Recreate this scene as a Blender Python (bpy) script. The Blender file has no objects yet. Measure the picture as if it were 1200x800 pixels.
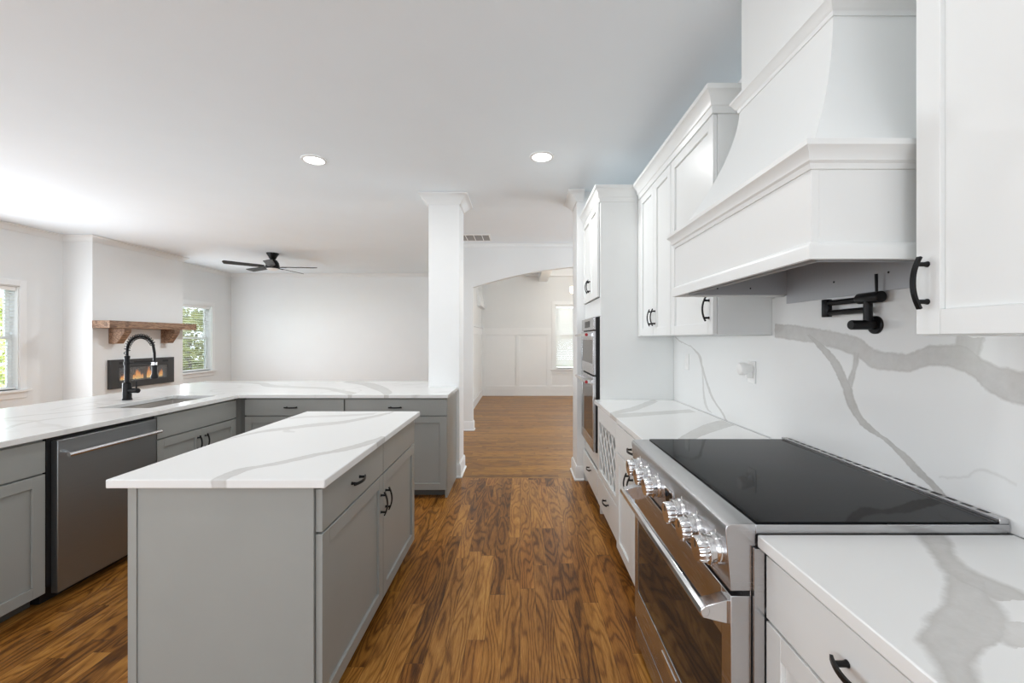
import bpy, bmesh, math, random
from mathutils import Vector, Matrix
random.seed(7)
PI = math.pi
scn = bpy.context.scene
COL = scn.collection

# ------------------------------------------------------------------ camera, world, light
F, VX, VY, EYE = 490.0, 609.5, 397.0, 1.40        # focal length and vanishing point of the photograph (1200x800)
cam_d = bpy.data.cameras.new('camera')
cam_d.sensor_width = 36.0
cam_d.lens = F / 1200 * 36
cam_d.shift_x = -(VX - 600) / 1200
cam_d.shift_y = (VY - 400) / 1200
cam_d.clip_start = 0.02
cam = bpy.data.objects.new('camera', cam_d)
cam.location = (0, 0, EYE)
cam.rotation_euler = (PI / 2, 0, 0)
COL.objects.link(cam)
scn.camera = cam
scn.view_settings.view_transform = 'Standard'
scn.view_settings.look = 'None'
scn.view_settings.gamma = 1.0
scn.view_settings.use_curve_mapping = False
scn.view_settings.exposure = 0.19
scn.cycles.max_bounces = 10
scn.cycles.diffuse_bounces = 6
scn.cycles.caustics_reflective = False
scn.cycles.caustics_refractive = False
scn.cycles.sample_clamp_indirect = 6.0

W = bpy.data.worlds.new('sky')
scn.world = W
W.use_nodes = True
bg = W.node_tree.nodes['Background']
bg.inputs['Color'].default_value = (0.78, 0.90, 1.0, 1)
bg.inputs['Strength'].default_value = 8.5

def lamp(name, kind, loc, power, rot=(0, 0, 0), size=None, size_y=None, color=(1, 1, 1), spread=None, spot=None, parent=None):
    d = bpy.data.lights.new(name, kind)
    d.energy = power
    d.color = color
    if kind == 'AREA':
        d.shape = 'RECTANGLE' if size_y else 'DISK'
        d.size = size
        if size_y: d.size_y = size_y
        if spread: d.spread = spread
    elif kind == 'SPOT':
        d.spot_size = spot; d.spot_blend = 0.9; d.shadow_soft_size = size
    elif kind == 'POINT':
        d.shadow_soft_size = size
    elif kind == 'SUN':
        d.angle = size
    o = bpy.data.objects.new(name, d)
    o.location = loc
    o.rotation_euler = rot
    COL.objects.link(o)
    if parent: o.parent = parent
    return o

CEIL = 2.86
lamp('sun', 'SUN', (6, -4, 9), 3.0, (math.radians(20), math.radians(42), 0), size=0.02)
# added unseen area lamps that fill the rooms like daylight and ceiling light
FILL_TINT = (0.92, 0.975, 1.04)
lamp('rear_fill_light', 'AREA', (-0.6, -2.4, 1.55), 36, (PI / 2, 0, 0), size=2.6, size_y=2.0, color=FILL_TINT)  # added fill in front of the solid rear wall
lamp('rear_left_fill_light', 'AREA', (-4.6, -2.4, 1.45), 68, (PI / 2, 0, 0), size=2.6, size_y=2.4, color=FILL_TINT)  # second added fill at the rear; no patio door is built
lamp('left_fill_light', 'AREA', (-6.35, 1.4, 1.5), 20, (0, -PI / 2, 0), size=1.8, size_y=3.0, color=FILL_TINT)  # added fill on the left wall, out of view
lamp('fireside_hidden_fill', 'AREA', (-6.37, 7.77, 1.42), 17, (0, -PI / 2, 0), size=1.2, size_y=0.4, color=FILL_TINT)  # added fill hidden behind the chimney breast, in the widened part of W2
lamp('living_fill_light', 'AREA', (-6.40, 4.25, 1.25), 78, (0, -PI / 2, 0), size=1.3, size_y=1.5, color=FILL_TINT)  # added fill on the left wall by W1, to brighten the living room
lamp('dining_fill_light', 'AREA', (3.7, 8.4, 1.6), 10, (0, PI / 2, 0), size=1.7, size_y=2.4, color=FILL_TINT)  # added fill in the dining room; its right wall has no window
lamp('hall_fill_light', 'AREA', (3.7, 5.4, 1.5), 56, (0, PI / 2, 0), size=1.8, size_y=1.4, color=FILL_TINT)  # added fill at the right end of the hall, before a solid wall
for _x, _y in ((-1.68, 0.9), (0.17, 0.9), (-1.68, -1.4), (0.17, -1.4), (-4.2, 0.9)):
    lamp('unseen_ceiling_fill', 'AREA', (_x, _y, CEIL - 0.02), 3.5, size=0.15, color=(0.97, 0.985, 1.0))  # unseen ceiling lamps, added to even out the brightness

# ------------------------------------------------------------------ materials
def S(r, g, b):
    f = lambda c: (c / 255 / 12.92) if c <= 10 else ((c / 255 + 0.055) / 1.055) ** 2.4
    return (f(r), f(g), f(b), 1)

class NT:
    def __init__(s, name):
        s.m = bpy.data.materials.new(name); s.m.use_nodes = True
        s.t = s.m.node_tree; s.n = s.t.nodes; s.l = s.t.links
        s.b = s.n['Principled BSDF']
    def new(s, typ, **kw):
        nd = s.n.new(typ)
        for k, v in kw.items(): setattr(nd, k, v)
        return nd
    def put(s, sock, v):
        if isinstance(v, bpy.types.NodeSocket): s.l.new(v, sock)
        else: sock.default_value = v
    def math(s, op, a, b=0.0, c=0.0, clamp=False):
        nd = s.new('ShaderNodeMath', operation=op, use_clamp=clamp)
        s.put(nd.inputs[0], a); s.put(nd.inputs[1], b)
        if op in ('MULTIPLY_ADD', 'WRAP', 'SMOOTH_MIN', 'SMOOTH_MAX'): s.put(nd.inputs[2], c)
        return nd.outputs[0]
    def coord(s, kind='Object', off=None):
        o = s.new('ShaderNodeTexCoord').outputs[kind]
        if off:
            a = s.new('ShaderNodeVectorMath', operation='ADD'); s.put(a.inputs[0], o); a.inputs[1].default_value = off
            o = a.outputs[0]
        return o
    def sep(s, v):
        nd = s.new('ShaderNodeSeparateXYZ'); s.put(nd.inputs[0], v); return nd.outputs
    def comb(s, x, y, z=0.0):
        nd = s.new('ShaderNodeCombineXYZ')
        for i, q in enumerate((x, y, z)): s.put(nd.inputs[i], q)
        return nd.outputs[0]
    def noise(s, v, scale, detail=2.0, rough=0.5, dist=0.0):
        nd = s.new('ShaderNodeTexNoise'); s.put(nd.inputs['Vector'], v)
        nd.inputs['Scale'].default_value = scale; nd.inputs['Detail'].default_value = detail
        nd.inputs['Roughness'].default_value = rough; nd.inputs['Distortion'].default_value = dist
        return nd.outputs
    def mapr(s, v, a0, a1, b0, b1, clamp=True, smooth=False):
        nd = s.new('ShaderNodeMapRange', clamp=clamp)
        if smooth: nd.interpolation_type = 'SMOOTHSTEP'
        s.put(nd.inputs[0], v)
        for i, q in enumerate((a0, a1, b0, b1)): s.put(nd.inputs[i + 1], q)
        return nd.outputs[0]
    def mix(s, f, a, b, blend='MIX'):
        nd = s.new('ShaderNodeMix', data_type='RGBA', blend_type=blend)
        s.put(nd.inputs[0], f); s.put(nd.inputs[6], a); s.put(nd.inputs[7], b)
        return nd.outputs[2]
    def ramp(s, f, stops):
        nd = s.new('ShaderNodeValToRGB'); s.put(nd.inputs[0], f)
        e = nd.color_ramp.elements
        while len(e) < len(stops): e.new(0.5)
        for i, (p, c) in enumerate(stops): e[i].position = p; e[i].color = c
        return nd.outputs[0]
    def bump(s, h, strength=0.1, dist=0.002):
        nd = s.new('ShaderNodeBump'); s.put(nd.inputs['Height'], h)
        nd.inputs['Strength'].default_value = strength; nd.inputs['Distance'].default_value = dist
        s.l.new(nd.outputs[0], s.b.inputs['Normal'])
    def set(s, **kw):
        names = dict(color='Base Color', rough='Roughness', metal='Metallic', spec='Specular IOR Level', coat='Coat Weight',
                     coat_rough='Coat Roughness', emit='Emission Color', emit_s='Emission Strength', aniso='Anisotropic')
        for k, v in kw.items(): s.put(s.b.inputs[names[k]], v)
        return s

def paint(name, col, rough=0.45, var=0.015, scale=6.0, bump=0.03, spec=0.5):
    t = NT(name)
    n = t.noise(t.coord(), scale, 3)[0]
    d = t.mapr(n, 0.3, 0.7, 1 - var, 1 + var)
    c = t.new('ShaderNodeVectorMath', operation='SCALE'); c.inputs[0].default_value = col[:3]; t.put(c.inputs['Scale'], d)
    t.set(color=c.outputs[0], rough=rough, spec=spec)
    if bump: t.bump(t.noise(t.coord(), 220, 2)[0], bump, 0.001)
    return t.m

def metal(name, col, rough=0.28, stretch=(1, 60, 60), amount=0.12, metallic=1.0):
    t = NT(name)
    mp = t.new('ShaderNodeMapping'); t.put(mp.inputs[0], t.coord()); mp.inputs['Scale'].default_value = stretch
    n = t.noise(mp.outputs[0], 9, 3)[0]
    t.set(color=t.mix(n, tuple(c * (1 - amount) for c in col[:3]) + (1,), col), metal=metallic, rough=t.mapr(n, 0, 1, rough * 0.96, rough * 1.04))
    return t.m

def plain(name, col, rough=0.5, metallic=0.0, spec=0.5):
    t = NT(name)
    n = t.noise(t.coord(), 40, 2)[0]
    t.set(color=col, rough=t.mapr(n, 0.2, 0.8, rough * 0.9, min(1, rough * 1.1)), metal=metallic, spec=spec)
    return t.m

def glow(name, col, strength):
    t = NT(name); t.set(color=col, emit=col, emit_s=strength, rough=0.5); return t.m

def pane_glass(name, tint=(1, 1, 1, 1), refl=0.08):
    t = NT(name)
    tr = t.new('ShaderNodeBsdfTransparent'); tr.inputs[0].default_value = tint
    gl = t.new('ShaderNodeBsdfGlossy'); gl.inputs['Roughness'].default_value = 0.02
    fr = t.new('ShaderNodeFresnel'); fr.inputs[0].default_value = 1.45
    mx = t.new('ShaderNodeMixShader')
    t.l.new(t.math('MULTIPLY', fr.outputs[0], 0.9), mx.inputs[0]); t.l.new(tr.outputs[0], mx.inputs[1]); t.l.new(gl.outputs[0], mx.inputs[2])
    t.l.new(mx.outputs[0], t.n['Material Output'].inputs[0])
    return t.m

def wood_floor(name, along='Y', stops=None, width=0.083, length=0.78):
    t = NT(name)
    x, y, z = t.sep(t.coord())
    if along == 'X': a, c = x, y
    else: a, c = y, x
    cw = t.math('DIVIDE', c, width)
    row = t.math('FLOOR', cw)
    fc = t.math('FRACT', cw)
    wn = t.new('ShaderNodeTexWhiteNoise', noise_dimensions='1D'); t.put(wn.inputs['W'], row)
    sh = t.math('MULTIPLY_ADD', wn.outputs[0], 9.7, a)
    al = t.math('DIVIDE', sh, length)
    # uneven board lengths
    al = t.math('ADD', al, t.math('MULTIPLY', t.math('SINE', t.math('MULTIPLY', al, 2.3)), 0.25))
    pl = t.math('FLOOR', al); fa = t.math('FRACT', al)
    w2 = t.new('ShaderNodeTexWhiteNoise', noise_dimensions='2D'); t.put(w2.inputs['Vector'], t.comb(row, pl))
    r1, r2, r3 = t.sep(w2.outputs['Color'])
    # grain: flowing cathedral lines plus fine pores, different on each board
    gx = t.math('MULTIPLY_ADD', r1, 31.0, t.math('MULTIPLY', a, 1.0))
    gy = t.math('MULTIPLY_ADD', r2, 17.0, t.math('MULTIPLY', c, 1.0))
    n1 = t.noise(t.comb(t.math('MULTIPLY', gx, 1.25), t.math('MULTIPLY', gy, 8.0), r3), 1.0, 1.5, 0.45)[0]
    n1b = t.noise(t.comb(t.math('MULTIPLY', gx, 14), t.math('MULTIPLY', gy, 40.0), r3), 1.0, 2, 0.5)[0]
    ph = t.math('ADD', t.math('MULTIPLY', n1, 84.0), t.math('MULTIPLY', n1b, 2.6))
    ph = t.math('ADD', ph, t.math('MULTIPLY', gy, 95.0))
    rings = t.math('MULTIPLY_ADD', t.math('SINE', ph), 0.5, 0.5)
    rings = t.math('POWER', rings, 2.6)
    pores = t.noise(t.comb(t.math('MULTIPLY', gx, 16), t.math('MULTIPLY', gy, 330.0), r1), 1.0, 2, 0.6)[0]
    blot = t.noise(t.comb(t.math('MULTIPLY', gx, 3), t.math('MULTIPLY', gy, 14.0), r2), 1.0, 3, 0.55)[0]
    tone = t.math('MULTIPLY_ADD', rings, -0.27, 0.62)
    tone = t.math('ADD', tone, t.mapr(pores, 0.3, 0.7, -0.17, 0.13))
    tone = t.math('ADD', tone, t.mapr(blot, 0.25, 0.75, -0.17, 0.14))
    tone = t.math('ADD', tone, t.math('MULTIPLY_ADD', r3, 0.36, -0.18), clamp=True)
    col = t.ramp(tone, stops)
    hue = t.mix(t.mapr(r1, 0.55, 1.0, 0.0, 0.35), col, t.mix(1.0, col, (1.0, 0.80, 0.62, 1), 'MULTIPLY'))
    gap_c = t.math('MINIMUM', fc, t.math('SUBTRACT', 1.0, fc))
    gap_a = t.math('MINIMUM', fa, t.math('SUBTRACT', 1.0, fa))
    gp = t.math('MAXIMUM', t.mapr(gap_c, 0.008, 0.02, 1, 0), t.mapr(gap_a, 0.0008, 0.0022, 1, 0))
    hue = t.mix(t.math('MULTIPLY', gp, 0.65), hue, (0.02, 0.008, 0.003, 1))
    t.set(color=hue, rough=t.mapr(blot, 0.2, 0.8, 0.27, 0.36), spec=0.26)
    t.bump(t.math('ADD', t.math('MULTIPLY', gp, -1.0), t.math('MULTIPLY', rings, -0.12)), 0.25, 0.0012)
    return t.m

def px_plane_x(px, py, X):                       # a point seen at (px, py) on the plane x = X -> (y, z)
    s = (px - VX) / X
    return F / s, EYE - (py - VY) / s
def px_plane_z(px, py, Z):                       # ... on the plane z = Z -> (x, y)
    s = (py - VY) / (EYE - Z)
    return (px - VX) / s, F / s

def quartz(name, axes, veins, off, soft=0.004, wob=0.012, general=0.0, base=S(236, 237, 236), vein_col=S(186, 184, 180), rough=0.12, spec=0.5):
    """veins: (param axis 0/1, [(u, v, half width)], strength) in the plane given by axes."""
    t = NT(name)
    P = t.coord('Object', off)
    d1 = t.noise(P, 9.0, 3, 0.6)[1]
    d2 = t.noise(P, 45.0, 3, 0.65)[1]
    def jit(k, amp1, amp2):
        a = t.math('MULTIPLY_ADD', t.sep(d1)[k], amp1, -amp1 / 2)
        return t.math('ADD', a, t.math('MULTIPLY_ADD', t.sep(d2)[k], amp2, -amp2 / 2))
    c = t.sep(P)
    U = [t.math('ADD', c[axes[0]], jit(0, wob * 2, wob)), t.math('ADD', c[axes[1]], jit(1, wob * 2, wob))]
    mott = t.mapr(t.noise(P, 30, 4, 0.7)[0], 0.25, 0.75, 0.70, 1.0)
    total = None
    for ax, pts, strength in veins:
        pts = sorted(pts, key=lambda p: p[ax])
        u = [p[ax] for p in pts]; v = [p[1 - ax] for p in pts]; w = [p[2] for p in pts]
        u0, u1 = u[0], u[-1]; v0, v1 = min(v) - 0.01, max(v) + 0.01; wm = max(w) * 1.05
        tt = t.mapr(U[ax], u0, u1, 0.0, 1.0)
        def curve(vals, lo, hi):
            fc = t.new('ShaderNodeFloatCurve'); t.put(fc.inputs['Value'], tt)
            cv = fc.mapping.curves[0]
            P2 = [((a - u0) / (u1 - u0), (b - lo) / (hi - lo)) for a, b in zip(u, vals)]
            cv.points[0].location = P2[0]; cv.points[1].location = P2[-1]
            for q in P2[1:-1]: cv.points.new(*q)
            for q in cv.points: q.handle_type = 'AUTO_CLAMPED'
            fc.mapping.update()
            return t.math('MULTIPLY_ADD', fc.outputs[0], hi - lo, lo)
        ctr = curve(v, v0, v1); wid = curve(w, 0.0, wm)
        d = t.math('ABSOLUTE', t.math('SUBTRACT', U[1 - ax], ctr))
        inside = t.mapr(t.math('SUBTRACT', d, wid), -soft, soft, 1.0, 0.0)
        rng = t.math('MULTIPLY', t.math('GREATER_THAN', U[ax], u0), t.math('LESS_THAN', U[ax], u1))
        edge = t.mapr(t.math('ABSOLUTE', t.math('SUBTRACT', d, wid)), 0.0, soft * 2.5, 0.25, 0.0)
        m = t.math('MULTIPLY', t.math('MULTIPLY', inside, rng), t.math('ADD', mott, edge))
        m = t.math('MULTIPLY', m, strength)
        total = m if total is None else t.math('MAXIMUM', total, m)
    if general:
        n = t.noise(t.comb(t.math('MULTIPLY', c[0], 1.0), t.math('MULTIPLY', c[1], 1.6), c[2]), 1.3, 2, 0.5, 0.5)[0]
        ridge = t.mapr(t.math('ABSOLUTE', t.math('SUBTRACT', n, 0.5)), 0.0, 0.022, 1.0, 0.0, smooth=True)
        fade = t.mapr(t.noise(P, 2.1, 1)[0], 0.38, 0.62, 0.0, 1.0)
        m = t.math('MULTIPLY', t.math('MULTIPLY', ridge, fade), general)
        total = m if total is None else t.math('MAXIMUM', total, m)
    t.set(color=t.mix(total, base, vein_col), rough=rough, spec=spec)
    return t.m

M = {}
M['wall'] = paint('wall_paint', S(230, 232, 232), 0.7, 0.008, 3, 0.04)
M['ceiling'] = paint('ceiling_paint', S(239, 246, 251), 0.85, 0.006, 3, 0.03)
M['trim'] = paint('white_trim_paint', S(236, 238, 238), 0.4, 0.006, 4, 0.0)
M['white_cab'] = paint('white_cabinet_paint', S(231, 233, 232), 0.32, 0.006, 4, 0.0)
M['grey_cab'] = paint('grey_cabinet_paint', S(158, 161, 158), 0.38, 0.02, 5, 0.0)
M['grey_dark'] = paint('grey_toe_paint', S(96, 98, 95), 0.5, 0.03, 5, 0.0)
M['cab_inside'] = paint('cabinet_interior', S(120, 118, 112), 0.6, 0.03, 5, 0.0)
M['black'] = plain('matte_black_metal', (0.012, 0.012, 0.013, 1), 0.38, 0.6)
M['black_and_shade'] = plain('black_plastic_and_shade', (0.008, 0.008, 0.009, 1), 0.6)  # black for real parts, and for gap shade painted on the range
M['steel'] = metal('brushed_steel', (0.58, 0.58, 0.59, 1), 0.27, (0.3, 0.3, 70), 0.05)
M['steel_dark'] = metal('dark_brushed_steel', (0.34, 0.355, 0.365, 1), 0.42, (0.3, 0.3, 60))
M['steel_sink'] = metal('satin_steel', (0.66, 0.63, 0.60, 1), 0.36, (20, 1, 20))
M['chrome'] = metal('polished_steel', (0.78, 0.78, 0.79, 1), 0.14, (30, 30, 30), 0.05)
M['black_glass'] = plain('black_ceramic_glass', (0.006, 0.0065, 0.008, 1), 0.05, 0.0, 0.065)
M['oven_glass'] = plain('dark_oven_glass', (0.020, 0.018, 0.016, 1), 0.04, 0.0, 0.9)
M['liner'] = metal('grey_hood_liner', (0.50, 0.51, 0.53, 1), 0.5, (1, 40, 1), 0.1, 0.35)
M['lens'] = glow('lamp_lens', (1.0, 0.98, 0.95, 1), 9.0)
M['glass'] = pane_glass('window_glass')
M['blind'] = paint('white_blind', S(240, 240, 238), 0.5, 0.004, 5, 0.0)
M['plastic'] = paint('white_plastic', S(238, 238, 236), 0.3, 0.004, 5, 0.0)
M['vent_dark'] = plain('duct_dark', S(160, 159, 157), 0.8)
M['fire_frame'] = plain('charcoal_frame', S(52, 52, 52), 0.5)
M['fire_back'] = plain('firebox_back', S(112, 116, 120), 0.5)
M['red'] = plain('red_medallion', S(170, 30, 40), 0.3)
M['bark'] = paint('bark', S(80, 66, 50), 0.9, 0.2, 20, 0.0)
M['lawn'] = paint('lawn', S(92, 108, 52), 0.9, 0.2, 3, 0.0)
M['shade'] = glow('lamp_shade_glass', (1.0, 0.84, 0.62, 1), 2.6)
M['brass'] = plain('aged_brass', S(120, 92, 50), 0.35, 1.0)

def leaf_mat():
    t = NT('leaves')
    n = t.noise(t.coord(), 3.0, 3)[0]
    t.set(color=t.ramp(n, [(0.3, S(128, 138, 58)), (0.5, S(164, 170, 88)), (0.7, S(194, 196, 128))]), rough=0.6)
    return t.m
M['leaf'] = leaf_mat()

def flame_mat():
    t = NT('flame')
    z = t.sep(t.coord('Generated'))[2]
    t.set(color=(0, 0, 0, 1), emit=t.ramp(z, [(0.0, (1, 0.70, 0.28, 1)), (0.4, (1, 0.45, 0.10, 1)), (1.0, (0.9, 0.22, 0.03, 1))]), emit_s=3.0)
    return t.m
M['flame'] = flame_mat()

def mantel_mat():
    t = NT('stained_beam')
    x, y, z = t.sep(t.coord())
    n = t.noise(t.comb(t.math('MULTIPLY', x, 14), t.math('MULTIPLY', y, 1.6), t.math('MULTIPLY', z, 14)), 1.6, 4, 0.6, 0.6)[0]
    s = t.math('MULTIPLY_ADD', t.math('SINE', t.math('MULTIPLY', n, 38)), 0.25, n)
    t.set(color=t.ramp(s, [(0.2, S(96, 72, 54)), (0.5, S(134, 104, 82)), (0.8, S(160, 130, 106))]), rough=0.5)
    return t.m
M['beam'] = mantel_mat()

ST = [(0.0, (0.05, 0.018, 0.003, 1)), (0.25, (0.13, 0.047, 0.008, 1)), (0.55, (0.33, 0.138, 0.026, 1)), (0.8, (0.50, 0.235, 0.052, 1)), (1.0, (0.62, 0.34, 0.095, 1))]
M['floor'] = wood_floor('oak_floor_lengthwise', 'Y', ST)
ST_HALL_LIT = [(0.0, (0.10, 0.036, 0.004, 1)), (0.3, (0.18, 0.072, 0.008, 1)), (0.6, (0.32, 0.142, 0.018, 1)), (0.85, (0.42, 0.20, 0.03, 1)), (1.0, (0.50, 0.26, 0.05, 1))]  # same oak, with the hall's more orange light put into its colour
M['floor_hall'] = wood_floor('oak_floor_crosswise', 'X', ST_HALL_LIT)

# ------------------------------------------------------------------ mesh builder
class MB:
    def __init__(s, o=(0, 0, 0), u=(1, 0, 0), v=(0, 1, 0), n=(0, 0, 1)):
        s.bm = bmesh.new()
        s.o, s.u, s.v, s.n = Vector(o), Vector(u), Vector(v), Vector(n)
    def P(s, a): return s.o + s.u * a[0] + s.v * a[1] + s.n * a[2]
    def verts(s, pts): return [s.bm.verts.new(s.P(p)) for p in pts]
    def face(s, vs, smooth=False):
        f = s.bm.faces.new(vs); f.smooth = smooth; return f
    def box(s, x0, x1, y0, y1, z0, z1):
        v = s.verts([(x, y, z) for x in (x0, x1) for y in (y0, y1) for z in (z0, z1)])
        for q in ((0, 1, 3, 2), (4, 6, 7, 5), (0, 4, 5, 1), (2, 3, 7, 6), (0, 2, 6, 4), (1, 5, 7, 3)): s.face([v[i] for i in q])
        return s
    def prism(s, poly, a0, a1, axis=2, smooth=False):
        """polygon in the two other axes (in order) pushed along axis."""
        def pt(p, a):
            q = list(p); q.insert(axis, a); return q
        A = s.verts([pt(p, a0) for p in poly]); B = s.verts([pt(p, a1) for p in poly])
        n = len(poly)
        s.face(A); s.face(B[::-1])
        for i in range(n): s.face([A[i], A[(i + 1) % n], B[(i + 1) % n], B[i]], smooth)
        return s
    def rings(s, rings, smooth=True, cap=True, closed=True):
        R = [s.verts(r) for r in rings]
        n = len(R[0])
        for a, b in zip(R, R[1:]):
            for i in range(n if closed else n - 1): s.face([a[i], a[(i + 1) % n], b[(i + 1) % n], b[i]], smooth)
        if cap: s.face(R[0][::-1]); s.face(R[-1])
        return s
    def lathe(s, prof, c, axis=(0, 0, 1), seg=24, cap=True):
        ax = Vector(axis).normalized(); a = ax.orthogonal().normalized(); b = ax.cross(a); c = Vector(c)
        return s.rings([[c + ax * h + (a * math.cos(2 * PI * k / seg) + b * math.sin(2 * PI * k / seg)) * max(r, 1e-4) for k in range(seg)] for r, h in prof], cap=cap)
    def tube(s, pts, r, seg=10, cap=True):
        pts = [Vector(p) for p in pts]; R = []
        a = None
        for i, p in enumerate(pts):
            t = (pts[min(i + 1, len(pts) - 1)] - pts[max(i - 1, 0)]).normalized()
            a = t.orthogonal().normalized() if a is None else (a - t * a.dot(t)).normalized()
            b = t.cross(a); rr = r[i] if isinstance(r, (list, tuple)) else r
            R.append([p + (a * math.cos(2 * PI * k / seg) + b * math.sin(2 * PI * k / seg)) * rr for k in range(seg)])
        return s.rings(R, cap=cap)
    def strip(s, pts, side, w, th):
        """a flat bar following pts, w wide along side, th thick."""
        side = Vector(side).normalized(); pts = [Vector(p) for p in pts]; R = []
        for i, p in enumerate(pts):
            t = (pts[min(i + 1, len(pts) - 1)] - pts[max(i - 1, 0)]).normalized(); nn = t.cross(side).normalized()
            R.append([p + side * w / 2 + nn * th / 2, p - side * w / 2 + nn * th / 2, p - side * w / 2 - nn * th / 2, p + side * w / 2 - nn * th / 2])
        return s.rings(R, smooth=False)
    def sweep(s, path, prof, out=1):
        """moulding: prof = [(outward, height)] carried along a 2-D path, mitred; outward is left of travel when out=1."""
        path = [Vector(p) for p in path]; R = []
        for i, p in enumerate(path):
            d0 = (p - path[i - 1]).normalized() if i else None
            d1 = (path[i + 1] - p).normalized() if i < len(path) - 1 else None
            d0 = d0 or d1; d1 = d1 or d0
            n0 = Vector((-d0.y, d0.x)) * out; n1 = Vector((-d1.y, d1.x)) * out
            m = (n0 + n1).normalized(); m = m / max(0.2, m.dot(n0))
            R.append([(p.x + m.x * a, p.y + m.y * a, h) for a, h in prof])
        return s.rings(R, smooth=False)
    def slab(s, xs, ys, fill, z0, z1):
        V = {}
        def g(i, j, k):
            if (i, j, k) not in V: V[i, j, k] = s.bm.verts.new(s.P((xs[i], ys[j], (z0, z1)[k])))
            return V[i, j, k]
        nx, ny = len(xs) - 1, len(ys) - 1
        ok = lambda i, j: 0 <= i < nx and 0 <= j < ny and fill(i, j)
        for i in range(nx):
            for j in range(ny):
                if not ok(i, j): continue
                s.face([g(i, j, 1), g(i + 1, j, 1), g(i + 1, j + 1, 1), g(i, j + 1, 1)])
                s.face([g(i, j, 0), g(i, j + 1, 0), g(i + 1, j + 1, 0), g(i + 1, j, 0)])
                for di, dj, a, b in ((-1, 0, (i, j), (i, j + 1)), (1, 0, (i + 1, j), (i + 1, j + 1)), (0, -1, (i, j), (i + 1, j)), (0, 1, (i, j + 1), (i + 1, j + 1))):
                    if not ok(i + di, j + dj): s.face([g(*a, 0), g(*b, 0), g(*b, 1), g(*a, 1)])
        return s
    def build(s, name, mat, parent=None, loc=None, bevel=0.0, seg=2, sharp=35):
        base = Vector((0, 0, 0))
        if parent is not None: base = Vector(parent['_base']) if '_base' in parent else parent.location.copy()
        elif loc is not None: base = Vector(loc)
        bmesh.ops.recalc_face_normals(s.bm, faces=s.bm.faces)
        for v in s.bm.verts: v.co -= base
        me = bpy.data.meshes.new(name); s.bm.to_mesh(me); s.bm.free()
        me.set_sharp_from_angle(angle=math.radians(sharp))
        me.materials.append(M[mat] if isinstance(mat, str) else mat)
        o = bpy.data.objects.new(name, me); COL.objects.link(o)
        if parent is not None: o.parent = parent; BASE[o.name] = base
        else: o.location = base
        o_bases[o] = base
        if bevel:
            b = o.modifiers.new('bevel', 'BEVEL'); b.width = bevel; b.segments = seg; b.limit_method = 'ANGLE'; b.angle_limit = math.radians(40)
        return o
BASE = {}; o_bases = {}
_build = MB.build
def build(s, name, mat, parent=None, loc=None, **kw):
    if parent is not None and parent in o_bases:      # a sub-part: same base as its part
        base = o_bases[parent]
        root = parent
        tmp = _build(s, name, mat, None, base, **kw)
        tmp.location = (0, 0, 0); tmp.parent = root
        return tmp
    return _build(s, name, mat, parent, loc, **kw)
MB.build = build

def tag(o, label=None, cat=None, group=None, kind=None):
    if label: o['label'] = label
    if cat: o['category'] = cat
    if group: o['group'] = group
    if kind: o['kind'] = kind
    return o
def thing(name, label, cat, loc, group=None):
    o = bpy.data.objects.new(name, None); COL.objects.link(o); o.location = loc; o.empty_display_size = 0.05
    o_bases[o] = Vector(loc)
    return tag(o, label, cat, group)
def struct(o): return tag(o, kind='structure')
def copy_tree(o, parent=None):
    c = o.copy(); COL.objects.link(c)
    if parent: c.parent = parent
    for ch in list(o.children): copy_tree(ch, c)
    return c

Z = (0, 0, 1)
# ------------------------------------------------------------------ the room
WR, WL, YB, YA, YD, YREAR = 1.24, -6.45, 9.33, 6.40, 10.31, -2.6
struct(MB().box(WL - 0.15, 3.95, YREAR, 4.205, -0.1, 0).build('floor_kitchen', 'floor'))
struct(MB().box(WL - 0.15, 3.95, 4.205, YD + 0.15, -0.1, 0).build('floor_hall', 'floor_hall'))
struct(MB().slab([WL - 0.15, -1.1, 3.95], [YREAR - 0.15, YA + 0.06, YB + 0.15], lambda i, j: not (i == 1 and j == 1), CEIL, CEIL + 0.12).build('ceiling', 'ceiling'))
struct(MB().box(-1.1, 3.95, YA + 0.06, YD + 0.15, 3.12, 3.24).build('ceiling_dining', 'ceiling'))

def wall_holes(name, o, u, n, length, height, holes, thick=0.15, mat='wall'):
    """wall in the frame u (along), z, n (into the room); holes = (u0, u1, z0, z1)."""
    us = sorted({0.0, length} | {h[0] for h in holes} | {h[1] for h in holes})
    zs = sorted({0.0, height} | {h[2] for h in holes} | {h[3] for h in holes})
    def fill(i, j):
        a, b = (us[i] + us[i + 1]) / 2, (zs[j] + zs[j + 1]) / 2
        return not any(h[0] < a < h[1] and h[2] < b < h[3] for h in holes)
    return struct(MB(o, u, Z, n).slab(us, zs, fill, -thick, 0).build(name, mat))

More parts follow.
